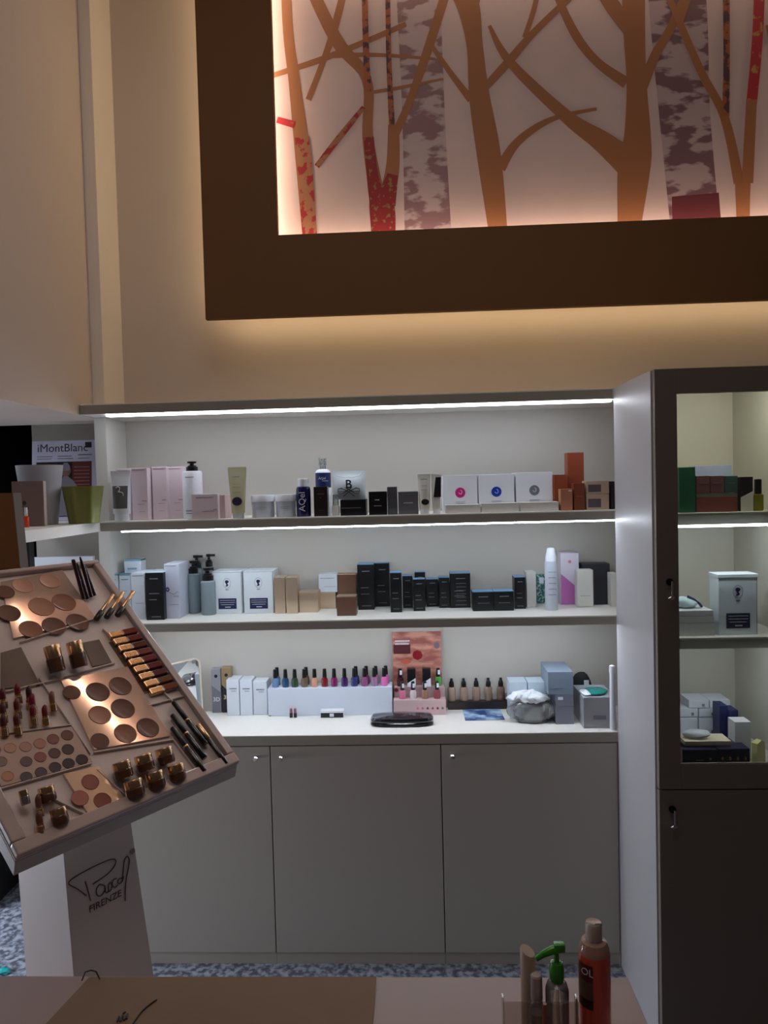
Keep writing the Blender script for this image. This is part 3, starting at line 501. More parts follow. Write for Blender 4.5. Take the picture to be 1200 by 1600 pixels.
midc(822.5, 838, 894, 949, OFFW, 'plain white box right of the black boxes', .06); t, w, h = midc(838.5, 852.5, 898, 943, MIX('teal_leaf_print', (24, 96, 104), (160, 190, 170), 120, .5, .56), 'narrow teal and green leaf-patterned box', .05); plate(t, 'badge', CARD, -w*.2, w*.3, h*.7, h*.9)
Y = 2.42; x, w, h = frame(853, 873, 856, Y, Zs); r = w/2; t = thing('aerosol_can', 'white aerosol can with a rounded cap by the pink and white box', 'can', (x, Y+r, Zs+.0004))
bottle_parts(t, [(0, 0), (r, 0), (r, h*.74), (r*.93, h*.78), (0, h*.78)], M('can_paint', (198, 206, 218), .3)); obj('cap', lathe(new(), [(r*.88, h*.78), (r*.88, h*.84), (r*.78, h*.89), (r*.66, h*.93), (r*.62, h*.97), (r*.5, h*.99), (0, h)], 22), CARD, t, True); lines(t, GREYI, [(-r*.6, r*.6, h*(.25+.09*k), .002) for k in range(5)], -r)
t, w, h = midc(876, 905, 864, 945, M('pinkish_white_card', (222, 216, 230), .45), 'tall white box with a slanting orchid pink lower half', .06); obj('pink_panel', prism(new(), [(-w/2+.001, .001), (w/2-.001, .001), (w/2-.001, h*.30), (-w/2+.001, h*.60)], -.0007, .0001), M('orchid_print', (190, 110, 180), .45), t); disc(t, 'rose_emblem', M('rose_print', (216, 130, 165), .5), 0, h*.83, .0055, .0055)
t, w, h = midc(909.5, 953.5, 881, 945, M('charcoal_card', (44, 44, 52), .5), 'large charcoal box behind the small rounded white one', .06); t['h'] = h; cb = t.location.y
x, w, h = frame(910, 937, 895, 2.40, Zs); t = thing('carton', 'small white round-cornered box in front of the charcoal one', 'box', (x, 2.385, Zs+.0004)); t.location.y = min(depth_at(923, 948, Zs), cb-.045); bb('body', OFFW, -w/2, w/2, 0, .04, 0, h, t, .004); lines(t, GREYI, [(-w*.3, w*.3, h*.3, .0012)])
carton(954.5, 966, 896, Zs, OFFW, 'white box partly hidden by the tall cabinet on the middle shelf', pyb=948, dep=.05)

# ---- worktop
Zs = ZC
# mirror leaning in the left corner
mr = thing('table_mirror', 'rounded cream-rimmed mirror leaning in the left corner of the worktop', 'mirror', (-.86, 2.45, ZC+.001)); mr.rotation_euler = (math.radians(-3), 0, math.radians(50))
pb = onY(316, 1050, 2.56)
def rrect(w, h, r, n=6, z0=0):
    P = []
    for cx_, cz_, a0 in ((w/2-r, z0+r, -PI/2), (w/2-r, z0+h-r, 0), (-w/2+r, z0+h-r, PI/2), (-w/2+r, z0+r, PI)):
        for k in range(n+1): a = a0+PI/2*k/n; P.append((cx_+r*math.cos(a), cz_+r*math.sin(a)))
    return P
MW, MH = .25, .20; mr.location = (pb.x-MW/2*math.cos(math.radians(50)), 2.56-MW/2*math.sin(math.radians(50)), ZC+.001)
bm = new(); o_ = rrect(MW, MH, .022); i_ = rrect(MW-.008, MH-.008, .018, z0=.004)
for y0, y1 in ((0, .012),):
    vs = [[bm.verts.new((p[0], y, p[1])) for p in q] for q in (o_, i_) for y in (y0, y1)]
    n = len(o_)
    for k in range(n):
        j = (k+1) % n; bm.faces.new((vs[0][k], vs[0][j], vs[2][j], vs[2][k])); bm.faces.new((vs[1][k], vs[3][k], vs[3][j], vs[1][j])); bm.faces.new((vs[0][k], vs[1][k], vs[1][j], vs[0][j])); bm.faces.new((vs[2][k], vs[2][j], vs[3][j], vs[3][k]))
obj('rim', bm, M('cream_plastic', (226, 214, 196), .35), mr); obj('mirror_glass', prism(new(), i_, .004, .010), M('silvered_glass', (225, 230, 232), .02, 1), mr)
t, w, h = carton(330.5, 345.5, 1045, Zs, M('silver_foil', (160, 162, 172), .4, .5), 'slim silver box with white 3D lettering', pyb=1108.5, dep=.05); disc(t, 'round_emblem', INK, 0, h*.83, .006, .006); text('3D', .020, WHITEI, t, (0, -.0004, h*.30), bold=.0005); obj('slant_panel', prism(new(), [(-w/2+.001, .001), (w/2-.001, .001), (w/2-.001, h*.46), (-w/2+.001, h*.62)], -.0003, .0001), M('steel_ink', (112, 112, 122), .4), t)
t, w, h = carton(346.2, 362, 1043, Zs, M('gold_foil', (166, 146, 112), .4, .5), 'slim gold and black box with 3D lettering', pyb=1108, dep=.05); disc(t, 'round_emblem', INK, 0, h*.83, .006, .006); text('3D', .020, M('gold_ink', (220, 205, 150), .4), t, (.001, -.0012, h*.34), bold=.0005); obj('slant_panel', prism(new(), [(-w/2+.001, .001), (w/2-.001, .001), (w/2-.001, h*.40), (-w/2+.001, h*.62)], -.0008, .0001), INK, t)
for a, b, yt, yb, lb in ((354, 374, 1062.5, 1118.5, 'leftmost of the three white boxes beside the nail polish riser'), (374.8, 394.5, 1063, 1118, 'middle one of the three white boxes beside the nail polish riser'), (395.5, 417.5, 1065, 1117, 'white box touching the left end of the nail polish riser')):
    t, w, h = carton(a, b, yt, Zs, WB, lb, pyb=yb, dep=.075, group='white boxes beside the riser'); lines(t, GREYI, [(-w*.25, w*.30, h*.74, .004), (-w*.1, w*.25, h*.68, .002)])
Yr = depth_at(515, 1118, Zs); x, w, h = frame(418.5, 613, 1075, Yr, Zs)
t = thing('riser_block', 'long white box riser carrying the row of nail polishes', 'riser', (x, Yr, ZC+.0004)); bb('body', M('riser_card', (208, 216, 230), .5), -w/2, w/2, 0, .072, 0, h, t, .001); bb('price_tag', GREYI, -w/2+.004, -w/2+.010, -.003, .0005, 0, .003, t); RZ = ZC+h+.0006; RX0 = x-w/2
def polish(x, Y, Z, s, mat, label, group, tagw=None):
    t = thing('nail_polish', label, 'nail polish', (x, Y, Z), 0, group); r = .0125*s; h = .034*s
    obj('bottle', lathe(new(), [(0, 0), (r*.93, 0), (r, .002), (r*.98, h*.72), (r*.80, h*.92), (r*.42, h), (0, h)], 20, sx=1, sy=.8), mat, t, True)
    obj('cap', lathe(new(), [(r*.60, h), (r*.64, h+.002), (r*.52, h+.030*s), (r*.44, h+.031*s), (0, h+.031*s)], 16), BLACK, t, True)
    if tagw: bb('cap_tag', CARD, -r*.1, r*.55, -r*.62, -r*.50, h+.009*s, h+.025*s, t)
    return t
PC = [('sky blue', (96, 132, 172)), ('deep teal blue', (28, 72, 112)), ('bottle green', (48, 72, 46)), ('bronze brown', (108, 90, 72)), ('peach', (206, 150, 124)), ('dark red', (124, 14, 34)), ('magenta plum', (122, 30, 92)), ('dark violet', (58, 26, 92)), ('indigo', (52, 54, 116)), ('mauve', (140, 74, 120)), ('dusty lilac', (156, 118, 150)), ('candy pink', (216, 112, 176))]
PX = [430.6, 446.5, 461, 476, 491.8, 507.6, 522.5, 538.6, 553.8, 570, 585, 600.5]
GG = 'nail polishes on the white riser'
for (nm, c), px in zip(PC, PX):
    P = onY(px, 1070, Yr+.022); polish(P.x, Yr+.020, RZ, .96, M('lacquer_'+nm.replace(' ', '_'), c, .18, coat=.6), nm+' nail polish standing in the front row on the riser', GG)
for k, c, nm in ((0, 0, 'sky blue'), (3, 3, 'bronze brown'), (8, 8, 'indigo'), (9, 9, 'mauve'), (10, 10, 'dusty lilac'), (11, 11, 'candy pink')):
    P = onY(PX[k]+2.5, 1066, Yr+.048); polish(P.x, Yr+.048, RZ, .96, M('lacquer_'+nm.replace(' ', '_')), nm+' nail polish standing in the back row on the riser', GG)
for px, lb in ((455, 'tiny dark lip balm with pink cap on the worktop, left one'), (461.5, 'tiny dark lip balm with pink cap on the worktop, right one')):
    Y = onZ(px, 1121, ZC).y; P = onY(px, 1120, Y); t = thing('lip_balm', lb, 'lip balm', (P.x, Y, ZC+.0004), 0, 'tiny lip balms'); obj('tube', lathe(new(), [(0, 0), (.0055, 0), (.0055, .016), (0, .016)], 14), BLACK, t, True); obj('cap', lathe(new(), [(.0048, .016), (.0046, .029), (.002, .032), (0, .032)], 14), M('rose_cap', (150, 84, 92), .4), t, True)
t, w, h = carton(500.5, 537, 1111, Zs, M('white_band_card', (220, 222, 226), .4), 'small flat black and white box in front of the riser', pyb=1122, dep=.03, name='small_case'); plate(t, 'black_band', INK, -w*.48, w*.48, h*.06, h*.72); plate(t, 'white_square', CARD, -w*.10, w*.08, h*.2, h*.65, -.0006)
# poster display
Yd = depth_at(655, 1117, Zs)-.005; x, w, h = frame(615, 697, 1094, Yd, Zs); PK = M('blush_print_card', (206, 176, 178), .5)
t = thing('polish_display', 'printed card display with a makeup poster back holding small polishes', 'display', (x, Yd, ZC+.0004)); DZ1 = h
bb('front_tray', PK, -w/2, w/2, 0, .034, 0, h, t, .0008); bb('rear_tier', M('blush_tier', (188, 158, 160), .5), -w/2+.003, w/2-.003, .034, .064, 0, h+.036, t, .0008)
ph_ = onY(650, 987, Yd+.066).z-ZC; pr = bb('poster', MIX('terracotta_poster', (150, 84, 74), (196, 140, 122), 14, .4, .6, (1, 1, 2.5)), -w/2-.001, w/2-.010, .065, .068, 0, ph_, t)
sk = bb('dark_picture_patch', M('oxblood_print', (82, 28, 34), .5), -w/2+.003, -w/2+.062, .0635, .0652, ph_*.72, ph_*.84, t); lines(t, WHITEI, [(-w/2+.008, -w/2+.060, ph_*.875, .005), (-w/2+.008, -w/2+.057, ph_*.838, .005)], .0636, 'poster_lettering')
b = lathe(new(), [(0, -.018), (.013, -.012), (.018, 0), (.013, .012), (0, .018)], 20, (-.004, .0642, ph_*.70), 1, .03); obj('printed_cherry', b, M('cherry_print', (130, 20, 32), .4), t, True); disc(t, 'printed_berry', M('cherry_print'), -w/2+.010, h+.026, .007, .007, .034)
disc(t, 'printed_lips', M('coral_print', (190, 92, 70), .5), -w*.25, ph_*.62, .018, .008, .0651); disc(t, 'printed_eye', M('slate_print', (110, 100, 116), .5), w*.38-.004, ph_*.82, .010, .012, .0651)
for k, c in enumerate(((208, 120, 130), (196, 110, 120), (120, 70, 84), (150, 84, 100), (140, 24, 50), (70, 120, 84))): disc(t, 'colour_dot', M('dot_%s' % 'abcdef'[k], c, .5), w*(-.04+.095*k), h*.45, .0042, .0042)
TXx, TYy = t.location.x, Yd
for px, c, lb in ((629, (216, 120, 150), 'rose'), (645.5, (214, 200, 206), 'pearl white'), (664, (160, 120, 100), 'caramel'), (683, (150, 70, 78), 'brick red')):
    P = onY(px, 1085, Yd+.02); polish(P.x, Yd+.017, ZC+DZ1+.001, .92, M('mini_'+lb.replace(' ', '_'), c, .2, coat=.5), 'small %s polish in the lower row of the poster display' % lb, 'polishes in the poster display', True)
for px, c, lb in ((625.5, (58, 22, 34), 'dark plum'), (684.5, (88, 160, 74), 'leaf green')):
    P = onY(px, 1060, Yd+.06); polish(P.x, Yd+.049, ZC+DZ1+.037, .95, M('mini_'+lb.replace(' ', '_'), c, .2, coat=.5), 'small %s polish on the upper tier of the poster display' % lb, 'polishes in the poster display', True)
for px, lb in ((643, 'left'), (666.5, 'right')):
    P = onY(px, 1060, Yd+.05); t = thing('polish_carton', 'black box with a slanted white foot, %s of two on the poster display' % lb, 'box', (P.x, Yd+.038, ZC+DZ1+.0368), 0, 'black and white boxes in the poster display'); bb('body', BCARD, -.0145, .0145, 0, .022, 0, .062, t, .0006); obj('white_foot', prism(new(), [(-.0145, 0), (.0145, 0), (.0145, .030), (-.0145, .012)], -.0008, .0001), CARD, t)
# foundations on a dark tray
Yt = depth_at(750, 1107, Zs)+.0; x, w, h = frame(700, 799, 1097, Yt, Zs); t = thing('tray', 'low dark brown tray carrying the five foundation bottles', 'tray', (x, Yt, ZC+.0004)); bb('base', M('espresso_plastic', (40, 32, 30), .3), -w/2, w/2, 0, .05, 0, h, t, .001); TZ_ = ZC+h+.0008
for px, lb, c in ((706, 'leftmost of the five', (168, 142, 126)), (725, 'second from the left of the five', (160, 134, 118)), (744.5, 'middle one of the five', (154, 128, 112)), (763.5, 'fourth from the left of the five', (148, 122, 104)), (783, 'rightmost of the five', (124, 94, 80))):
    P = onY(px, 1090, Yt+.02); t = thing('foundation_bottle', 'beige foundation pump bottle, %s on the dark tray' % lb, 'bottle', (P.x, Yt+.024, TZ_), 0, 'foundation bottles on the tray')
    obj('bottle', lathe(new(), [(0, 0), (.0135, 0), (.0145, .003), (.0140, .042), (.0105, .048), (0, .048)], 20), M('foundation_%d' % c[0], c, .2, coat=.6), t, True); obj('pump_cap', lathe(new(), [(.0085, .048), (.009, .056), (.0075, .066), (.0045, .070), (.0045, .078), (0, .079)], 16), BLACK, t, True)
# postcard
q = [onZ(*p, ZC+.0008) for p in ((727, 1126), (789, 1124.5), (781, 1108), (723, 1109))]; t = thing('postcard', 'blue glossy postcard lying before the foundation bottles', 'card', q[0]); bm = hexa(new(), [p-q[0] for p in q], [p-q[0]+Vector((0, 0, .001)) for p in q]); obj('card', bm, MIX('blue_sky_print', (38, 70, 130), (170, 200, 228), 18, .4, .6), t)
cc = (q[0]+q[1]+q[2]+q[3])/4-q[0]; bb('dark_motif', INK, cc.x-.012, cc.x+.012, cc.y-.003, cc.y+.003, .001, .0016, t)
# black glossy pouch
P = onZ(628, 1137, ZC); pa = onY(577, 1128, P.y); pb = onY(677, 1128, P.y); w = pb.x-pa.x
t = thing('cosmetic_pouch', 'flat glossy black pouch lying at the worktop front', 'pouch', (P.x, P.y+.045, ZC+.0004)); bm = new()
lathe(bm, [(0, 0), (.94, .002), (1, .006), (.98, .010), (.90, .0115), (.97, .0135), (.99, .018), (.93, .026), (.6, .031), (0, .033)], 32, sx=1, sy=1)
for v in bm.verts:
    a = math.atan2(v.co.y, v.co.x); rr = math.hypot(v.co.x, v.co.y); k = (abs(math.cos(a))**4+abs(math.sin(a))**4)**-.25; v.co.x = rr*k*math.cos(a)*w/2; v.co.y = rr*k*math.sin(a)*.045; v.co.z += .0012*math.sin(a*5)*rr
obj('pouch_body', bm, M('black_patent', (24, 25, 34), .16, coat=.8, bump=.5, scale=30), t, True); obj('zip', tube(new(), [(w/2*.93*math.cos(a), -.044*abs(math.sin(a))**.5, .0115) for a in [PI+PI*k/16 for k in range(17)]], .0012, 6), CHROME, t)
# rear pale boxes, clear bag, grey boxes
for a, b, lb in ((796, 824, 'left'), (825, 853, 'right')):
    t, w, h = carton(a, b, 1066, Zs, M('ice_blue_card', (190, 204, 216), .5), 'ice blue box behind the clear bag, %s of the two' % lb, Y=2.47, dep=.07, group='ice blue boxes behind the clear bag'); lines(t, GREYI, [(-w*.35, w*.35, h*.6, .003)])
t, w, h = carton(868, 897, 1104, Zs, M('pewter_card', (118, 122, 136), .5), 'pewter box at the bottom of the grey stack', Y=2.40, dep=.10, group='grey stacked boxes'); hh = h
t, w, h = carton(868.5, 896.5, 1085.5, Zs, M('pewter_card'), 'pewter box in the middle of the grey stack', Y=2.40, dep=.10, group='grey stacked boxes', lift=hh+.0006); plate(t, 'white_mark', CARD, -w*.38, -w*.1, h*.55, h*.8); hh += h
t, w, h = carton(856, 896, 1050, Zs, M('blue_grey_card', (120, 136, 152), .5), 'large blue-grey box on top of the grey stack', Y=2.40, dep=.14, group='grey stacked boxes', lift=hh+.0012); lines(t, M('steel_blue_ink'), [(-w*.4, w*.1, h*.25, .003)])
def blob(bm, c, rx, ry, rz, seed=0, amp=.12, n=20, m=12):
    rnd = random.Random(seed); ph = [rnd.uniform(0, 6) for _ in range(6)]; R_ = []
    for i in range(m+1):
        th = PI*i/m; row = []
        for k in range(n):
            a = 2*PI*k/n; s = 1+amp*(math.sin(3*a+ph[0]+2*th)+math.sin(5*a+ph[1]-3*th)*.6+math.sin(4*th+ph[2]+2*a)*.7)*math.sin(th)
            row.append(bm.verts.new((c[0]+rx*s*math.sin(th)*math.cos(a), c[1]+ry*s*math.sin(th)*math.sin(a), max(c[2]+rz*s*math.cos(th), .0008))))
        R_.append(row)
    for a, b in zip(R_, R_[1:]):
        for k in range(n): bm.faces.new((a[k], a[(k+1) % n], b[(k+1) % n], b[k]))
    bmesh.ops.remove_doubles(bm, verts=bm.verts, dist=1e-5)
P = onZ(836, 1133, ZC); t = thing('clear_bag', 'crumpled clear plastic bag with a white top full of small goods', 'bag', (P.x, P.y+.036, ZC+.0005))
def crumple(bm, amp, sc, seed):
    for v in bm.verts:
        if v.co.z < .0015: continue
        d = noise.noise_vector(Vector((v.co.x*sc+seed, v.co.y*sc, v.co.z*sc)))+.5*noise.noise_vector(Vector((v.co.x*sc*2.3, v.co.y*sc*2.3+seed, v.co.z*sc*2.3)))
        v.co += d*amp; v.co.z = max(v.co.z, .001)
    return bm
bm = new(); blob(bm, (-.001, 0, .036), .076, .034, .042, 3, .07, 48, 26); crumple(bm, .007, 26, 3); obj('film', bm, CLEAR('crinkled_film', (226, 230, 234), .22, 1.5, .10), t)
bm = new(); blob(bm, (-.012, 0, .082), .068, .030, .020, 8, .10, 56, 26); crumple(bm, .010, 34, 9); obj('folded_top', bm, M('white_crinkle', (218, 226, 232), .4, coat=.3), t)
bb('green_packet', M('sage_packet', (160, 172, 156), .6), -.034, .030, -.016, .014, .006, .054, t, .005); bb('dark_packet', M('mauve_packet', (88, 72, 80), .5), -.05, .045, -.014, .014, .001, .007, t, .002); bb('black_packet', INK, .036, .052, -.01, .012, .012, .052, t, .003)
# clear drawer box
Y = onZ(930, 1138, ZC).y; x, w, h = frame(912, 962, 1090, Y, Zs); w2 = w; t = thing('drawer_box', 'low clear drawer box with a white frame and grey contents', 'drawer box', (x, Y, ZC+.0004)); CLW = CLEAR('milky_plastic', (222, 228, 236), .5)
bm = new(); e = .0035
for a in ((-w/2, w/2, 0, .15, 0, e), (-w/2, w/2, 0, .15, h-e, h), (-w/2, -w/2+e, 0, .15, e, h-e), (w/2-e, w/2, 0, .15, e, h-e)): box(bm, *a)
obj('shell', bm, CLW, t); bb('drawer_front', CLEAR('smoky_clear', (222, 222, 228), .5), -w/2+e, w/2-e, .002, .005, e, h-e, t); bb('grey_contents', M('grey_contents', (176, 168, 178), .6, noise=.3, scale=60), -w/2+.006, w/2-.006, .008, .12, e, h*.55, t, .004); bb('green_contents', M('green_contents', (130, 166, 154), .6, noise=.3, scale=60), -w/2+.006, w/2-.008, .012, .12, h*.56, h*.88, t, .004); bb('pull_label', GREYI, -w*.2, w*.2, -.0006, .002, h*.28, h*.42, t)
dh = h; dx, dy = x, Y
t = thing('teal_pouch', 'teal packet lying on top of the clear drawer box', 'packet', (dx+.004, dy+.06, ZC+dh+.001), math.radians(-12)); bm = new(); blob(bm, (0, 0, .005), .036, .045, .0055, 5, .05); obj('packet', bm, M('teal_plastic', (22, 132, 126), .3), t, True)
t = thing('white_packet', 'white folded packet lying on the clear drawer box by the teal one', 'packet', (dx-.034, dy+.045, ZC+dh+.001)); bm = new(); blob(bm, (0, 0, .004), .017, .035, .0045, 6, .06); obj('packet', bm, CARD, t, True)
t = thing('black_pouch', 'black soft pouch behind the clear drawer box', 'pouch', (dx-.016, dy+.183, ZC+.0006)); bm = new(); blob(bm, (0, 0, .068), .040, .018, .068, 9, .04); obj('pouch_body', bm, M('black_cloth', (16, 16, 20), .7), t, True); bb('white_tag', CARD, .004, .020, -.024, -.0215, .095, .112, t)
t = thing('pink_brush_pack', 'pinkish clear packet leaning right of the black pouch', 'packet', (dx+.045, dy+.185, ZC+.0006)); bm = new(); blob(bm, (0, 0, .045), .022, .010, .046, 12, .05); obj('film', bm, CLEAR('pink_film', (224, 205, 210), .35), t, True); bb('pink_stick', M('magenta_stick', (160, 70, 120), .4), -.012, -.006, -.013, -.009, .02, .07, t, .001)
x, w, h = frame(957.5, 967, 1040, 2.332, ZC); r = w/2; t = thing('white_tube', 'slim white tube standing against the tall cabinet side', 'tube', (.6225-r-.0005, 2.335+r, ZC+.0004)); bottle_parts(t, [(0, 0), (r*.9, 0), (r, .002), (r*.8, h*.88), (0, h*.88)], CARD, 'tube_body'); obj('cap', lathe(new(), [(r*.9, h*.87), (r, h*.90), (r*.9, h*.98), (0, h)], 16), CARD, t, True)

# ================================================================ INSIDE THE GLAZED CABINET
def incab(px0, px1, pyt, Z, Y, mat, lb, dep=.05, lift=0, name='carton', cat='box', group=None, top=None):
    x, w, h = frame(px0, px1, pyt, Y, Z+lift); t = thing(name, lb, cat, (x, Y, Z+lift+.0004), 0, group); bb('body', mat, -w/2+.0005, w/2-.0005, 0, dep, 0, h-.0005, t, .0008); return t, w, h
Yc = 2.012
incab(1061, 1087, 730, Z1, Yc, M('forest_green_card', (22, 92, 66), .4), 'dark green tall box at the left of the cabinet upper shelf', .06)
t, w, h = incab(1088, 1153, 776.5, Z1, Yc, M('brick_card', (128, 66, 58), .5), 'long brick red flat box under the rose boxes in the cabinet', .07); bh = h; bb('grey_strip', M('warm_grey_card', (112, 106, 104), .5), -w/2+.001, w/2-.001, 0, .07, h-.0002, h+.009, t); bh = h+.0095
for a, b, c, lb in ((1088, 1109, (118, 72, 74), 'left rose brown box on the long brick red one'), (1110, 1131.5, (112, 70, 74), 'right rose brown box on the long brick red one'), (1132.5, 1153, (58, 92, 90), 'dark teal box on the long brick red one')):
    t, w, h = incab(a, b, 743.5, Z1, Yc, M('card_%d' % c[0], c, .5), lb, .06, lift=bh+.001, group='boxes stacked on the brick red box'); lines(t, GREYI, [(-w*.3, w*.3, h*.55, .002)])
t, w, h = incab(1086, 1144, 727, Z1, 2.10, M('sky_card', (166, 178, 206), .5), 'pale blue box standing behind the rose boxes', .05); 
t, w, h = incab(1157, 1177, 745, Z1, Yc, BCARD, 'black box with a slanted white foot in the cabinet', .04); obj('white_foot', prism(new(), [(-w/2+.0005, .0), (w/2-.0005, .0), (w/2-.0005, h*.58), (-w/2+.0005, h*.40)], -.0008, .0001), OFFW, t)
x, w, h = frame(1178, 1195, 746, Yc, Z1); t = thing('polish_bottle', 'olive yellow bottle with a black cap in the cabinet', 'bottle', (x, Yc+.012, Z1+.0004)); bb('bottle', M('olive_yellow_glass', (138, 134, 36), .2), -w/2, w/2, -.008, .010, 0, h*.50, t, .003); bb('cap', BLACK, -w*.22, w*.36, -.006, .008, h*.5, h*.95, t, .003)
t, w, h = incab(1122.5, 1184, 898, Z2, 2.0, CW, 'white cameo box alone on the cabinet middle shelf', .06); cameo(t, w, h); bb('lid', CW, -w/2-.0016, w/2+.0016, -.0016, .0616, h-.008, h+.001, t, .0008)
zz = 0
for k, (x1, lb) in enumerate(((1117, 'bottom one of the three'), (1116, 'middle one of the three'), (1115, 'top one of the three'))):
    t, w, h = incab(1052, x1, 974-10*k, Z2, 1.995, M('booklet_paper', (206, 206, 204), .6), 'white flat booklet in the cabinet, %s' % lb, .10, lift=zz, name='booklet', cat='booklet', group='white booklets in the cabinet'); zz += h+.0006
P = onY(1080, 955, 2.0); t = thing('folded_cloth', 'pale folded cloth with a navy edge on the white booklets', 'cloth', (P.x, 2.045, Z2+zz+.0004)); bm = new(); blob(bm, (0, 0, .014), .034, .03, .015, 4, .08); obj('cloth', bm, M('pale_mint_cloth', (184, 204, 204), .8), t, True); obj('navy_edge', tube(new(), [(.002, -.012, .032), (.018, -.018, .024), (.032, -.018, .012), (.040, -.014, .003)], .0035, 8), M('navy_cloth', (44, 42, 88), .7), t)
Zb = .773
rows = [((1060, 1091, 1121, 0), (1092, 1122, 1121, 0)), ((1060, 1091, 1107, 1), (1092, 1122, 1107, 1)), ((1076, 1108, 1094, 2), (1109, 1141, 1094, 2))]
zb = 0; names = (('lower left', 'lower right'), ('centre left', 'centre right'), ('upper left', 'upper right'))
for r_, row in enumerate(rows):
    mh = 0
    for c_, (a, b, yt, k) in enumerate(row):
        t, w, h = incab(a, b, yt, Zb, 2.16, M('pearl_box_card', (200, 204, 214), .5), 'small white box in the cabinet bottom stack, %s' % names[r_][c_], .07, lift=zb, group='small white boxes in the cabinet bottom')
        plate(t, 'dark_spot', M('steel_ink'), w*.15, w*.28, h*.15, h*.5); mh = max(mh, h)
    zb += mh+.0012
incab(1124.5, 1137.5, 1103, Zb, 2.09, NAVY, 'tall narrow navy box, left of the pair in the cabinet bottom', .05, group='narrow navy boxes'); incab(1139, 1154, 1110, Zb, 2.08, NAVY, 'slightly shorter navy box beside the white packet', .05, group='narrow navy boxes')
t, w, h = incab(1148, 1174, 1128, Zb, 2.02, M('packet_white', (206, 206, 208), .5), 'white soft-cornered packet right of the navy boxes', .045)
t, w, h = incab(1066, 1121, 1171, Zb, 1.972, M('midnight_card', (22, 20, 46), .4), 'midnight gift box with one gold star, front left in the cabinet', .085, group='midnight gift boxes'); disc(t, 'gold_star', M('gold_print', (190, 160, 80), .4), w*.3, h*.5, .0038, .0038, 0, .0008, 5); lines(t, GREYI, [(-w*.1, w*.1, h*.4, .003)]); mh = h
t, w, h = incab(1122, 1172, 1170, Zb, 1.972, M('midnight_card'), 'midnight gift box with four gold figures, front right in the cabinet', .085, group='midnight gift boxes')
for k in range(4): disc(t, 'gold_figure', M('gold_print'), w*(-.36+.24*k), h*.5, .0030, .0055, 0, .0008, 8)
t, w, h = incab(1070, 1143, 1158, Zb, 1.99, M('cream_flat_card', (200, 186, 160), .5), 'cream flat box lying on the midnight gift boxes', .06, lift=mh+.003); ch = mh+.003+h
x, w, h = frame(1066, 1114, 1125, 2.0, Zb); t = thing('gauze_pack', 'crumpled pale packet lying on the cream flat box', 'packet', (x+.004, 2.02, Zb+ch+.001)); bm = new(); blob(bm, (0, 0, .010), .036, .022, .011, 14, .08); obj('packet', bm, CLEAR('frosted_film', (214, 218, 224), .6), t, True)
P = onY(1186, 1187, 1.99); t = thing('yellow_sachet', 'pale yellow-green sachet standing at the cabinet right wall', 'sachet', (P.x+.002, 2.0, Zb+.0004), math.radians(35)); bm = new(); prism(bm, [(-.018, 0), (.022, 0), (.020, .058), (.006, .066), (-.016, .060)], -.008, .008); obj('sachet', bm, M('lime_cream_plastic', (196, 192, 130), .4), t)

# ================================================================ SLOPING MAKEUP STAND
FL = Vector((-.682, 1.184, .938)); FR_ = Vector((-.407, 1.600, .938)); U = (FR_-FL).normalized(); V_ = Vector((-.641, .423, .640)).normalized(); V_ = (V_-U*V_.dot(U)).normalized(); N_ = U.cross(V_).normalized(); H_ = Vector((V_.x, V_.y, 0)).normalized()
BW = (FR_-FL).length; BL = .669
BM = Matrix((( U.x, V_.x, N_.x, FL.x), (U.y, V_.y, N_.y, FL.y), (U.z, V_.z, N_.z, FL.z), (0, 0, 0, 1)))   # stand-top frame: x along, y up the slope, z out
BI = BM.inverted()
def ab(px, py, n=0): return BI @ onP(px, py, FL+N_*n, N_)
def on_board(name, label, cat, a, b, n=0, rz=0, group=None):
    t = thing(name, label, cat, (0, 0, 0), 0, group); t.matrix_world = BM @ Matrix.Translation((a, b, n)) @ Matrix.Rotation(rz, 4, 'Z'); return t
ms = bpy.data.objects.new('makeup_stand', None); C.objects.link(ms); tag(ms, 'sloping tester stand on a tapered pedestal, full of makeup, at the left', 'display stand'); ms.location = (FL.x, FL.y, 0)
MI = Matrix.Translation(-ms.location)
def mpart(name, bm, mat, mtx=BM, smooth=False, parent=None): bmesh.ops.transform(bm, matrix=MI @ mtx, verts=bm.verts); return obj(name, bm, mat, parent or ms, smooth)
BASE = M('stand_pinkish_plastic', (214, 198, 194), .42); SIDE = M('stand_white_side', (196, 196, 194), .45); ACR = M('glossy_tester_panel', (224, 194, 178), .08, .5, coat=1.0)
mpart('tray_top', box(new(), 0, BW, 0, BL, -.006, 0, .002), BASE)
RIM = M('rim_plastic', (180, 160, 156), .3, coat=.3)
bm = new(); rw = .026
for a in ((0, BW, 0, rw), (0, BW, BL-rw*.5, BL), (0, rw, rw, BL-rw*.5), (BW-rw*.7, BW, rw, BL-rw*.5)): box(bm, a[0], a[1], a[2], a[3], .0003, .014, .003)
mpart('raised_rim', bm, RIM)
# body wedge under the tray
bm = new(); zl = .030
pts_t = [Vector((0, 0, -.0065)), Vector((BW, 0, -.0065)), Vector((BW, BL, -.0065)), Vector((0, BL, -.0065))]
top = [BM @ p for p in pts_t]; bot = [top[0]+Vector((0, 0, -.024))+H_*.006, top[1]+Vector((0, 0, -.024))+H_*.006, top[2]+Vector((0, 0, -.075)), top[3]+Vector((0, 0, -.075))]
hexa(bm, bot, top); bmesh.ops.transform(bm, matrix=MI, verts=bm.verts); obj('tray_body', bm, SIDE, ms)
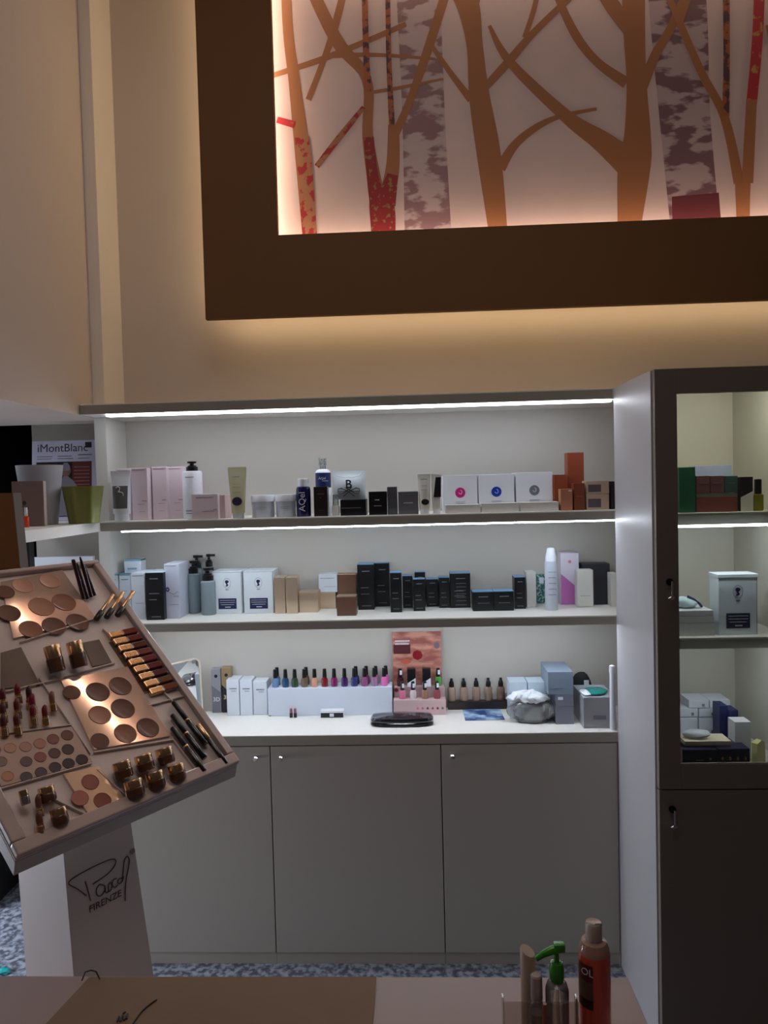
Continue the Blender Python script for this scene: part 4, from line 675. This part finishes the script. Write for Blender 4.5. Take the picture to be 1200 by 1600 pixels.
# pedestal
fp = FR_+H_*.12
def pe(px, py): return onP(px, py, fp, H_)
e1, e2, e3, e4 = pe(97, 1310), pe(115, 1525), pe(205, 1290), pe(240, 1525)
def ext(a, b, z): return a+(b-a)*((z-a.z)/(b.z-a.z))
l1, l2 = onP(35, 1310, e1, U), onP(42, 1525, e2, U)
dpt = max((l1-e1).dot(H_), .12); bm = new(); zt = .90
bl = [ext(e1, e2, 0), ext(e3, e4, 0)]; tl = [ext(e1, e2, zt), ext(e3, e4, zt)]
dl = ((l2-e2).dot(H_)); hexa(bm, [bl[0], bl[1], bl[1]+H_*(dl+.02), bl[0]+H_*(dl+.02)], [tl[0], tl[1], tl[1]+H_*dl, tl[0]+H_*dl]); bmesh.ops.transform(bm, matrix=MI, verts=bm.verts)
obj('pedestal', bm, M('pedestal_white', (196, 186, 178), .5), ms)
bm = new(); c0 = (bl[0]+bl[1])/2+H_*dl/2; hexa(bm, [c0+U*a*.17+H_*b*.15 for a, b in ((-1, -1), (1, -1), (1, 1), (-1, 1))], [c0+U*a*.17+H_*b*.15+Vector((0, 0, .012)) for a, b in ((-1, -1), (1, -1), (1, 1), (-1, 1))]); bmesh.ops.transform(bm, matrix=MI, verts=bm.verts); obj('foot_plate', bm, SIDE, ms)
# script mark on the pedestal
def stroke(pts, r, parent, mat, conv, name='script_mark', off=.0015):
    P = [conv(*p) for p in pts]; Q = []
    q = [P[0]]+P+[P[-1]]
    for k in range(1, len(q)-2):
        for s in range(5): t_ = s/5; Q.append(.5*((2*q[k])+(-q[k-1]+q[k+1])*t_+(2*q[k-1]-5*q[k]+4*q[k+1]-q[k+2])*t_*t_+(-q[k-1]+3*q[k]-3*q[k+1]+q[k+2])*t_**3))
    Q.append(P[-1]); return tube(new(), Q, r, 6)
nf = (e3-e1).cross(e2-e1).normalized(); nf = -nf if nf.dot(EYE-e1) < 0 else nf
def zc(x, y): return onP(x/3, y/3+1280, e1+nf*.0008, nf)
SC = M('script_brown_ink', (58, 46, 42), .5)
for st in ([(425, 382), (415, 345), (408, 318), (400, 292)], [(405, 358), (365, 328), (322, 302), (350, 272), (440, 222), (515, 190), (542, 192), (535, 222), (500, 260), (435, 305)],
           [(490, 312), (468, 306), (452, 330), (456, 356), (474, 358), (490, 336), (492, 312), (496, 345), (510, 338)], [(510, 338), (508, 308), (522, 298), (524, 322), (514, 340)], [(548, 278), (532, 284), (526, 306), (538, 320), (552, 308)], [(572, 276), (558, 280), (552, 296), (562, 302), (574, 288), (580, 268)],
           [(574, 290), (578, 240), (584, 192), (596, 174), (606, 188), (603, 225), (594, 270), (588, 320), (588, 382)]):
    bm = stroke(st, .0011, None, SC, zc); bmesh.ops.transform(bm, matrix=MI, verts=bm.verts); obj('script_mark', bm, SC, ms)
pc = zc(495, 385); ux = (zc(570, 348)-zc(425, 425)).normalized(); zx = nf.cross(ux).normalized()
text('FIRENZE', (zc(425, 425)-zc(570, 348)).length/3.55, SC, ms, None, mtx=MI @ Matrix(((ux.x, zx.x, nf.x, pc.x), (ux.y, zx.y, nf.y, pc.y), (ux.z, zx.z, nf.z, pc.z), (0, 0, 0, 1))))
bm = new(); cdc = zc(621, 150); bmesh.ops.create_circle(bm, cap_ends=True, radius=.006, segments=18, matrix=Matrix(((ux.x, zx.x, nf.x, cdc.x), (ux.y, zx.y, nf.y, cdc.y), (ux.z, zx.z, nf.z, cdc.z), (0, 0, 0, 1)))); r_ = bmesh.ops.extrude_face_region(bm, geom=list(bm.faces)); bmesh.ops.translate(bm, vec=nf*.0006, verts=[v for v in r_['geom'] if isinstance(v, bmesh.types.BMVert)]); bmesh.ops.transform(bm, matrix=MI, verts=bm.verts); obj('round_mark', bm, M('faded_ink', (130, 118, 112), .5), ms)
# divider walls between the cells (clear acrylic)
AC = CLEAR('acrylic_divider', (240, 232, 226), .35, 1.5, .04)
def seg(p, q, hgt=.007, t_=.0022):
    a, b = ab(*p), ab(*q); d = (b-a); L = d.length; an = math.atan2(d.y, d.x); return box(new(), 0, L, -t_/2, t_/2, .0004, hgt), BM @ Matrix.Translation((a.x, a.y, 0)) @ Matrix.Rotation(an, 4, 'Z')
for p, q in (((30, 1006), (150, 968)), ((0, 1085), (98, 1062)), ((92, 1062), (178, 1038)), ((60, 1062), (140, 1180)), ((0, 1150), (112, 1135)), ((145, 1178), (270, 1158)), ((0, 1235), (142, 1195)), ((267, 1155), (312, 1215)), ((60, 1240), (135, 1276)), ((150, 1205), (205, 1255)), ((160, 985), (268, 1098)), ((230, 1105), (285, 1090))):
    b, mt = seg(p, q); mpart('cell_divider', b, M('divider_plastic', (206, 190, 186), .3), mt)
# glossy tester palettes with their pans
def quad_panel(t, corners, n0, n1, mat, name='panel'):
    inv = t.matrix_world.inverted() @ BM; P = [ab(*c) for c in corners]; bm = hexa(new(), [inv @ Vector((p.x, p.y, n0)) for p in P], [inv @ Vector((p.x, p.y, n1)) for p in P]); return obj(name, bm, mat, t)
def palette(name, label, corners, pans, mat=ACR, cat='makeup palette'):
    c = sum((ab(*q) for q in corners), Vector())/4; t = on_board(name, label, cat, c.x, c.y, 0); quad_panel(t, corners, .0006, .006, mat)
    for (px, py, rpx, col) in pans:
        p = ab(px, py, .006); e = ab(px+rpx, py, .006); rr = (e-p).length*.92
        b = lathe(new(), [(rr, 0), (rr, .0010), (rr*.96, .0012), (rr*.93, .0007), (0, .0007)], 26, (p.x-c.x, p.y-c.y, .0061)); obj('powder_pan', b, M('powder_%d_%d_%d' % col, col, .7, coat=.12), t, True)
    return t
B1, B2, B3, B4 = (150, 98, 74), (176, 124, 98), (112, 72, 54), (196, 146, 122)
palette('powder_palette', 'glossy palette of round bronzer pans in the top left of the makeup stand', [(0, 912), (20, 1000), (148, 968), (96, 893)], [(65, 948, 22, B2), (100, 941, 20, B1), (48, 983, 20, B1), (84, 978, 20, B3), (121, 972, 19, B3), (78, 908, 17, B4), (36, 915, 18, B4), (8, 925, 16, B3), (14, 958, 20, B3)])
palette('powder_palette', 'glossy palette of round powder pans in the middle of the makeup stand', [(94, 1066), (146, 1174), (264, 1152), (198, 1044)], [(153, 1081, 20, B3), (188, 1072, 19, B3), (192, 1107, 20, B3), (156, 1117, 19, B2), (196, 1146, 19, B1), (231, 1137, 19, B3), (112, 1082, 15, B3), (156, 1158, 16, B3)])
palette('blush_palette', 'small glossy palette with three blush pans low on the makeup stand', [(98, 1212), (135, 1272), (196, 1252), (152, 1200)], [(141, 1222, 15, (158, 92, 80)), (125, 1247, 15, (180, 112, 96)), (160, 1251, 15, (150, 84, 72))])
ey = [(-8, 1172, (160, 112, 96)), (16, 1169, (196, 150, 130)), (40, 1167, (186, 140, 124)), (62, 1162, (184, 128, 112)), (83, 1155, (140, 92, 84)), (105, 1149, (120, 78, 68)), (2, 1190, (150, 120, 116)), (41, 1190, (110, 92, 92)), (63, 1183, (160, 96, 92)), (85, 1177, (104, 74, 70)), (106, 1171, (84, 62, 66)), (12, 1213, (196, 140, 110)), (41, 1214, (92, 82, 86)), (64, 1207, (92, 76, 82)), (86, 1199, (84, 66, 66)), (107, 1193, (70, 54, 56)), (128, 1187, (66, 48, 46))]
palette('eyeshadow_palette', 'matte palette with rows of small eyeshadow pans at the left of the stand', [(-20, 1156), (0, 1232), (143, 1193), (112, 1138)], [(x, y, 10.5, c) for x, y, c in ey], M('palette_card', (190, 160, 148), .35, coat=.3))
# empty dark cells
for cs, lb in (([(0, 1022), (0, 1078), (62, 1072), (32, 1013)], 'flat dark grey tester plate at the left edge of the makeup stand'), ([(128, 1006), (144, 1043), (174, 1037), (154, 1001)], 'small dark square tester plate beside the gold capped foundations')):
    c = sum((ab(*q) for q in cs), Vector())/4; t = on_board('tester_plate', lb, 'plate', c.x, c.y); quad_panel(t, cs, .0006, .004, M('dark_plate', (84, 70, 68), .25, coat=.4), 'plate')
# jars with gold lids on the stand
BRN = M('amber_glass', (92, 54, 34), .15, coat=.8); GL = M('lid_gold', (222, 182, 140), .22, 1)
AX = (V_*.45+Vector((0, 0, 1))*.7).normalized()
def stand_jar(px, py, s, label, group, h=.030, r=.0165, fl=.45, name='cream_jar', bm_=None):
    p = ab(px, py, .018); n = p.z; w_ = BM @ Vector((p.x, p.y, .010+h*.35)); t = thing(name, label, 'jar', (0, 0, 0), 0, group)
    ax = AX; xx = U; yy = ax.cross(xx).normalized(); xx = yy.cross(ax); h *= s; r *= s; base = w_-ax*h*.5
    t.matrix_world = Matrix(((xx.x, yy.x, ax.x, base.x), (xx.y, yy.y, ax.y, base.y), (xx.z, yy.z, ax.z, base.z), (0, 0, 0, 1)))
    obj('jar_body', lathe(new(), [(0, 0), (r*.92, 0), (r, .003*s), (r, h*(1-fl)-.002), (r*.9, h*(1-fl)), (0, h*(1-fl))], 24), bm_ or BRN, t, True); obj('gold_lid', lathe(new(), [(r*.95, h*(1-fl)), (r*.97, h-.001), (r*.93, h), (0, h)], 24), GL, t, True); return t
jr = [(191, 1204, 'upper row, left'), (225, 1193, 'upper row, middle'), (257, 1182, 'upper row, right'), (209, 1233, 'lower row, left'), (242, 1220, 'lower row, middle'), (275, 1208, 'lower row, right')]
for px, py, lb in jr: stand_jar(px, py, 1.10, 'amber jar with gold lid in the six-jar cell, %s' % lb, 'amber jars in the six-jar cell')
for px, py, lb in ((73, 1242, 'small amber jar with gold lid, upper one in the lowest left cell'), (92, 1276, 'small amber jar with gold lid, lower one in the lowest left cell')): stand_jar(px, py, .9, lb, 'small amber jars in the lowest left cell')
for px, py, lb in ((82, 1036, 'gold capped brown foundation bottle, left of the pair on the stand'), (117, 1029, 'gold capped brown foundation bottle, right of the pair on the stand')): stand_jar(px, py, 1.0, lb, 'gold capped foundation bottles', .058, .0175, .45, 'foundation_bottle', M('brown_foundation', (96, 62, 44), .2, coat=.8))
# lip glosses laid in a ladder
gc = [(118, 40, 34), (108, 30, 32), (92, 42, 34), (122, 58, 54), (110, 32, 34), (104, 26, 30), (88, 30, 34), (104, 66, 40), (120, 58, 42)]
q0, q1 = ab(190, 993), ab(253, 1080)
for k in range(9):
    f = k/8; p = q0+(q1-q0)*f; t = on_board('lip_gloss', '%s lip gloss in the ladder of nine, %s' % (('russet', 'dark red', 'brown', 'rosewood', 'crimson', 'deep red', 'wine', 'olive brown', 'copper')[k], ('topmost', 'second from the top', 'third from the top', 'fourth from the top', 'middle one', 'fourth from the bottom', 'third from the bottom', 'second from the bottom', 'bottom one')[k] if k != 4 else 'exact middle one'), 'lip gloss', p.x, p.y, .001, 0, 'lip glosses laid in a ladder')
    L = .074
    bb('gold_cap', GL, -L/2, -.002, -.0084, .0084, 0, .012, t, .002); bb('gloss_bottle', M('gloss_%d_%d' % gc[k][:2], gc[k], .12, coat=1), -.002, L/2, -.0084, .0084, 0, .012, t, .002)
mpart('gloss_rack', box(new(), -.045, .045, -.085, .078, .0004, .0010), M('rack_dark', (96, 70, 64), .3), BM @ Matrix.Translation(((q0.x+q1.x)/2, (q0.y+q1.y)/2, 0)))
# mascaras and sticks
def stick(p, q, r, segs, name, label, cat, group, n=.004, lift=0):
    """a round stick along the slope from pixel p to pixel q; segs: (fraction, radius factor, material, part name)"""
    A = BM @ Vector((*ab(*p, n+r).xy, n+r+lift)); B_ = BM @ Vector((*ab(*q, n+r).xy, n+r)); d = (B_-A); L = d.length; d.normalize(); t = thing(name, label, cat, A, 0, group)
    x_ = d.cross(N_).normalized(); y_ = d.cross(x_); t.matrix_world = Matrix(((x_.x, y_.x, d.x, A.x), (x_.y, y_.y, d.y, A.y), (x_.z, y_.z, d.z, A.z), (0, 0, 0, 1))); f0 = 0
    for f1, k, m, nm in segs: obj(nm, lathe(new(), [(0, f0*L), (r*k*.9, f0*L), (r*k, f0*L+.001), (r*k, f1*L-.001), (r*k*.9, f1*L), (0, f1*L)], 18), m, t, True); f0 = f1
    return t
MS = 'mascaras in the right cell'
for p, q, lb, sg in (((271, 1097), (321, 1163), 'uppermost black mascara in the right cell', 0), ((269, 1117), (320, 1185), 'black mascara second from the top in the right cell', 0), ((269, 1137), (319, 1206), 'lowest black mascara in the right cell', 0), ((309, 1133), (354, 1194), 'black mascara with a gold band at the right corner', 1)):
    stick(p, q, .0068, [(.42, .85, BLACK, 'cap'), (.46, .95, GL, 'gold_ring'), (1, 1, M('mascara_black', (16, 14, 16), .2, coat=.6), 'barrel')] if not sg else [(.36, 1, GL, 'gold_cap'), (1, .85, M('mascara_black'), 'barrel')], 'mascara', lb, 'mascara', MS)
for p, q, lb in (((172, 939), (150, 968), 'gold lipstick with black foot, left of the three lying near the top'), ((188, 935), (166, 965), 'gold lipstick with black foot, middle of the three lying near the top'), ((204, 933), (183, 962), 'gold lipstick with black foot, right of the three lying near the top')):
    stick(p, q, .0060, [(.68, .85, GL, 'gold_case'), (1, 1.15, BLACK, 'black_foot')], 'lipstick', lb, 'lipstick', 'gold lipsticks near the top', .006, .02)
PB = M('burgundy_pencil', (52, 26, 26), .25, coat=.6)
for (bx, by), (tx, ty), lb in (((131, 936), (114, 874), 'thick burgundy lip pencil standing leftmost in the top cell'), ((137, 936), (119, 880), 'burgundy lip pencil close behind the leftmost one'), ((143, 933), (125, 870), 'tallest burgundy pencil with a thin tip in the top cell'), ((148, 931), (132, 886), 'burgundy pencil standing rightmost in the top cell')):
    B_ = BM @ Vector((*ab(bx, by, .006).xy, .006)); A = onP(tx, ty, B_, Vector((0, 1, 0))); d = A-B_; L = d.length; d.normalize(); t = thing('lip_pencil', lb, 'pencil', B_, 0, 'burgundy pencils in the top cell'); t.rotation_mode = 'QUATERNION'; t.rotation_quaternion = d.to_track_quat('Z', 'Y')
    tall = 'tallest' in lb; obj('barrel', lathe(new(), [(0, 0), (.0048, 0), (.0048, L*(.8 if tall else .97)), (0, L*(.8 if tall else .97))], 12), PB, t, True); obj('tip', lathe(new(), [(.0044, L*(.8 if tall else .97)), (.0018 if tall else .0035, L), (0, L)], 12), BLACK, t, True)
# lipsticks in the left cells
def lip(px, py, col, label, s=1, group='open lipsticks in the left cell'):
    p = ab(px, py, .012); t = thing('open_lipstick', label, 'lipstick', (0, 0, 0), 0, group); ax = (V_*.55+Vector((0, 0, .8))+U*.12).normalized(); xx = U; yy = ax.cross(xx).normalized(); xx = yy.cross(ax); w_ = BM @ Vector((p.x, p.y, .016)); b_ = w_-ax*.018*s
    t.matrix_world = Matrix(((xx.x, yy.x, ax.x, b_.x), (xx.y, yy.y, ax.y, b_.y), (xx.z, yy.z, ax.z, b_.z), (0, 0, 0, 1))); r = .0075*s
    obj('gold_case', lathe(new(), [(0, 0), (r, 0), (r, .014*s), (r*.85, .015*s), (r*.85, .019*s), (0, .019*s)], 16), GL, t, True)
    bm = lathe(new(), [(r*.76, .019*s), (r*.78, .032*s), (r*.70, .037*s), (r*.3, .041*s), (0, .0415*s)], 16)
    for v in bm.verts:
        if v.co.z > .030*s: v.co.z += v.co.x*.5
    obj('bullet', bm, M('bullet_%d_%d_%d' % col, col, .35), t, True)
LL = [(4, 1096, (96, 22, 24), 'dark red bullet, top row first from the left edge'), (27, 1088, (120, 26, 28), 'red bullet, top row second from the left edge'), (45, 1092, (60, 20, 26), 'small near-black bullet in the top row'), (50, 1104, (128, 22, 48), 'raspberry bullet in the centre of the cell'), (81, 1100, (132, 92, 76), 'nude brown bullet at the right of the cell'), (4, 1118, (84, 30, 24), 'brown red bullet, middle row at the left edge'), (26, 1112, (104, 30, 30), 'brick bullet, middle row second from the left edge'), (51, 1122, (116, 24, 32), 'cherry bullet right of centre in the middle row'), (70, 1122, (120, 22, 26), 'bright red bullet right of the cherry one'), (5, 1138, (80, 26, 26), 'maroon bullet, bottom row at the left edge'), (26, 1136, (96, 40, 36), 'rust bullet, bottom row second from the left edge')]
for px, py, c, lb in LL: lip(px, py, c, 'open lipstick with a '+lb)
for px, py, c, lb in ((60, 1263, (120, 70, 60), 'open lipstick with a rose brown bullet beside the small amber jars'), (61, 1290, (112, 62, 54), 'open lipstick with a tan bullet lowest in the lowest left cell')): lip(px, py, c, lb, .95, 'lipsticks in the lowest left cell')
t = stand_jar(37, 1248, .75, 'small bottle with a shiny clear top in the lowest left cell', None, .034, .011, .4, 'mini_bottle'); t.children[1].data.materials[0] = CHROME; t.children[1].name = 'shiny_top'
# upright clear stand and kraft display at the far left
KP = [onY(px, py, 1.40) for px, py in ((-40, 772), (19, 770), (31, 888), (-40, 890))]
kb = thing('kraft_case', 'brown cardboard display case at the left edge above the makeup stand', 'case', (KP[3].x, 1.40, KP[3].z)); q = [p-kb.location for p in KP]
bk = [Vector((p.x, .030, p.z)) for p in q]; obj('case_body', hexa(new(), q, bk), M('kraft_brown', (150, 98, 50), .7, noise=.05), kb)
sd = [q[1], q[2], bk[2], bk[1]]; obj('grey_side', hexa(new(), [p+Vector((.0002, 0, 0)) for p in sd], [p+Vector((.0012, 0, 0)) for p in sd]), M('grey_card_side', (120, 108, 100), .6), kb)

# ================================================================ FOREGROUND TABLE
tb = thing('counter_table', 'dusky pink table top in the foreground', 'table', (-.6, .7, 0)); TBM = M('mauve_laminate', (150, 128, 124), .42, noise=.03, scale=5)
bb('tabletop', TBM, -1.3, .924, -.55, .470, .715, .75, tb, .002); bb('front_panel', TBM, -1.28, .904, .43, .448, 0, .7145, tb); bb('side_panel', TBM, .886, .904, -.52, .43, 0, .7145, tb); bb('side_panel', TBM, -1.28, -1.262, -.52, .43, 0, .7145, tb)
ZT_ = .7502
kq = [onZ(*p, ZT_+.001) for p in ((588, 1640), (588, 1529), (140, 1529), (60, 1640))]; kq[0].y = kq[3].y = .80; kq[0].x = kq[1].x; kq[3].x -= .06
kp = thing('kraft_bag', 'flat brown kraft paper bag with a black script mark on the table', 'paper bag', (kq[1].x, kq[1].y, ZT_)); bm = hexa(new(), [p-kq[1] for p in kq], [p-kq[1]+Vector((0, 0, .004)) for p in kq]); KM = M('kraft_paper', (120, 94, 70), .75, noise=.05, scale=30, bump=.3); obj('bag_sheet', bm, KM, kp)
def kt(x, y): return onZ(x, y, ZT_+.0052)
SI = M('bag_ink', (30, 22, 22), .6)
for st in ([(204, 1606), (210, 1596), (222, 1580), (236, 1568), (245, 1562)], [(183, 1596), (186, 1588), (188, 1596), (192, 1586), (194, 1594), (199, 1584), (198, 1592)], [(192, 1584), (196, 1581)]):
    bm = stroke(st, .0012, None, SI, kt); bmesh.ops.transform(bm, matrix=Matrix.Translation(-kp.location), verts=bm.verts); obj('script_mark', bm, SI, kp)
hp = [onY(x, y, kq[1].y-.01) for x, y in ((128, 1532), (133, 1519), (142, 1516), (150, 1518), (156, 1530))]; bm = tube(new(), [p-kp.location for p in hp], .0012, 6); obj('bag_handle', bm, M('dark_cord', (44, 34, 30), .7), kp)
def tb_bottle(px0, px1, pyt, Y, name, label, cat='bottle'):
    x, w, h = frame(px0, px1, pyt, Y, ZT_); return thing(name, label, cat, (x, Y+w/2, ZT_+.0004)), w/2, h
# orange bottle
t, r, h = tb_bottle(909.5, 960.5, 1456, 1.015, 'toner_bottle', 'tall orange-red liquid bottle with a translucent cap on the table')
OL = M('orange_red_liquid', (214, 74, 52), .12, coat=.7); hb = h*.855
obj('liquid_bottle', lathe(new(), [(0, 0), (r*.94, 0), (r, .004), (r, hb*.84), (r*.97, hb*.88)], 32), OL, t, True); obj('shoulder', lathe(new(), [(r*.97, hb*.88), (r*.93, hb*.93), (r*.78, hb*.985), (r*.55, hb), (0, hb)], 32), CLEAR('shoulder_plastic', (226, 186, 170), .45), t, True)
obj('cap', lathe(new(), [(r*.50, hb), (r*.52, hb+.002), (r*.50, h-.002), (r*.47, h), (r*.2, h-.0015), (0, h-.001)], 28), CLEAR('cap_plastic', (214, 196, 190), .75), t, True)
obj('cap_slot', tube(new(), [(-r*.45, -.002, h), (0, -.008, h+.001), (r*.46, -.006, h)], .0014, 6), CHROME, t)
def arc_label(t, r, a0, a1, z0, z1, mat, name):
    bm = new(); pr = None
    for i in range(9):
        a = a0+(a1-a0)*i/8; c_ = [bm.verts.new(((r+.0006)*math.cos(a), (r+.0006)*math.sin(a), z)) for z in (z0, z1)]
        if pr: bm.faces.new((pr[0], c_[0], c_[1], pr[1]))
        pr = c_
    return obj(name, bm, mat, t)
a0, a1 = math.radians(188), math.radians(252); arc_label(t, r, a0, a1, h*.56, h*.70, M('dark_red_label', (96, 8, 14), .4), 'label'); arc_label(t, r, a0, a1, h*.40, h*.56, M('dim_brown_label', (96, 66, 54), .4), 'label'); arc_label(t, r, a0, a1, h*.33, h*.41, M('black_red_label', (44, 10, 12), .4), 'label')
ax_ = math.radians(232); text('OL', .014, WHITEI, t, None, mtx=Matrix.Translation(((r+.0012)*math.cos(ax_), (r+.0012)*math.sin(ax_), h*.64)) @ Matrix.Rotation(ax_+PI/2, 4, 'Z') @ Matrix.Rotation(PI/2, 4, 'X'))
# green pump bottle
t, r, h = tb_bottle(856, 893, 1544, 1.015, 'pump_bottle', 'clear bottle with a bright green pump on the table'); CP = CLEAR('clear_pet', (250, 246, 244), .10, 1.5, .04)
obj('bottle', lathe(new(), [(0, 0), (r*.95, 0), (r, .003), (r, h*.86), (r*.85, h*.95), (r*.45, h), (0, h)], 28), CP, t, True); GR = M('green_plastic', (44, 140, 28), .25, coat=.4)
obj('liquid', lathe(new(), [(0, .002), (r*.9, .002), (r*.94, h*.72), (0, h*.72)], 24), CLEAR('clear_gel', (244, 238, 234), .15), t, True)
pm = obj('green_pump', lathe(new(), [(r*.52, h*.985), (r*.64, h+.004), (r*.64, h+.018), (r*.52, h+.026), (r*.24, h+.028), (r*.20, h+.042), (0, h+.042)], 22), GR, t, True)
b = new(); tube(b, [(.006, 0, h+.046), (-.006, -.002, h+.045), (-.020, -.004, h+.040), (-.030, -.006, h+.034)], [.006, .0062, .005, .0035], 10); box(b, -.004, .012, -.006, .006, h+.042, h+.054, .002); obj('pump_nozzle', b, GR, pm, True); obj('dip_tube', tube(new(), [(0, 0, h-.002), (.002, 0, .01)], .0022, 8), CP, t)
t, r, h = tb_bottle(829, 853, 1531, 1.02, 'travel_bottle', 'small clear bottle with a shiny clear cap beside the green pump')
obj('bottle', lathe(new(), [(0, 0), (r*.96, 0), (r, .003), (r, h*.52), (r*.75, h*.60), (r*.6, h*.63), (0, h*.63)], 26), CP, t, True); obj('cap', lathe(new(), [(r*.76, h*.63), (r*.80, h*.66), (r*.76, h-.002), (r*.6, h), (0, h)], 26), CLEAR('shiny_cap', (210, 196, 190), .5), t, True); obj('liquid', lathe(new(), [(0, .002), (r*.9, .002), (r*.9, h*.45), (0, h*.45)], 20), CLEAR('pink_liquid', (200, 168, 160), .3), t, True)
t, r, h = tb_bottle(815.5, 839, 1488, 1.05, 'slanted_tube', 'tall taupe tube with a slanted top at the left of the table bottles', 'tube')
bm = lathe(new(), [(0, 0), (r*.95, 0), (r, .002), (r, h*.70), (r*.99, h-.002), (r*.93, h), (0, h)], 28)
for v in bm.verts:
    if v.co.z > h*.8: v.co.z -= (v.co.x+r)*.45-v.co.y*.25
obj('tube_body', bm, M('taupe_plastic', (186, 164, 150), .4), t, True); t2 = t
x, w, h = frame(787, 905, 1567, .98, ZT_); t = thing('acrylic_stand', 'low clear acrylic holder in front of the table bottles', 'holder', (x, .98, ZT_+.0004)); bm = new(); e = .002
for a in ((-w/2, w/2, 0, e, 0, h), (-w/2, -w/2+e, e, .018, 0, h), (w/2-e, w/2, e, .018, 0, h), (-w/2, w/2, e, .018, 0, e)): box(bm, *a)
obj('holder', bm, CLEAR('thin_acrylic', (236, 230, 226), .05, 1.3, .03), t)
t, r, h = tb_bottle(848.5, 857, 1572, .995, 'red_vial', 'thin red vial between the two clear bottles on the table', 'vial'); obj('vial', lathe(new(), [(0, 0), (r, 0), (r, h*.9), (r*.7, h), (0, h)], 16), M('red_vial_glass', (150, 50, 36), .2), t, True)
t = thing('carpet_scrap', 'small turquoise wrapper lying on the speckled floor at the left', 'wrapper', onZ(6, 1520, .0005)); bm = new(); blob(bm, (0, 0, .006), .022, .016, .006, 22, .2); obj('wrapper', bm, M('turquoise_film', (40, 160, 160), .4), t, True); t.name = 'wrapper'
bpy.context.view_layer.update()
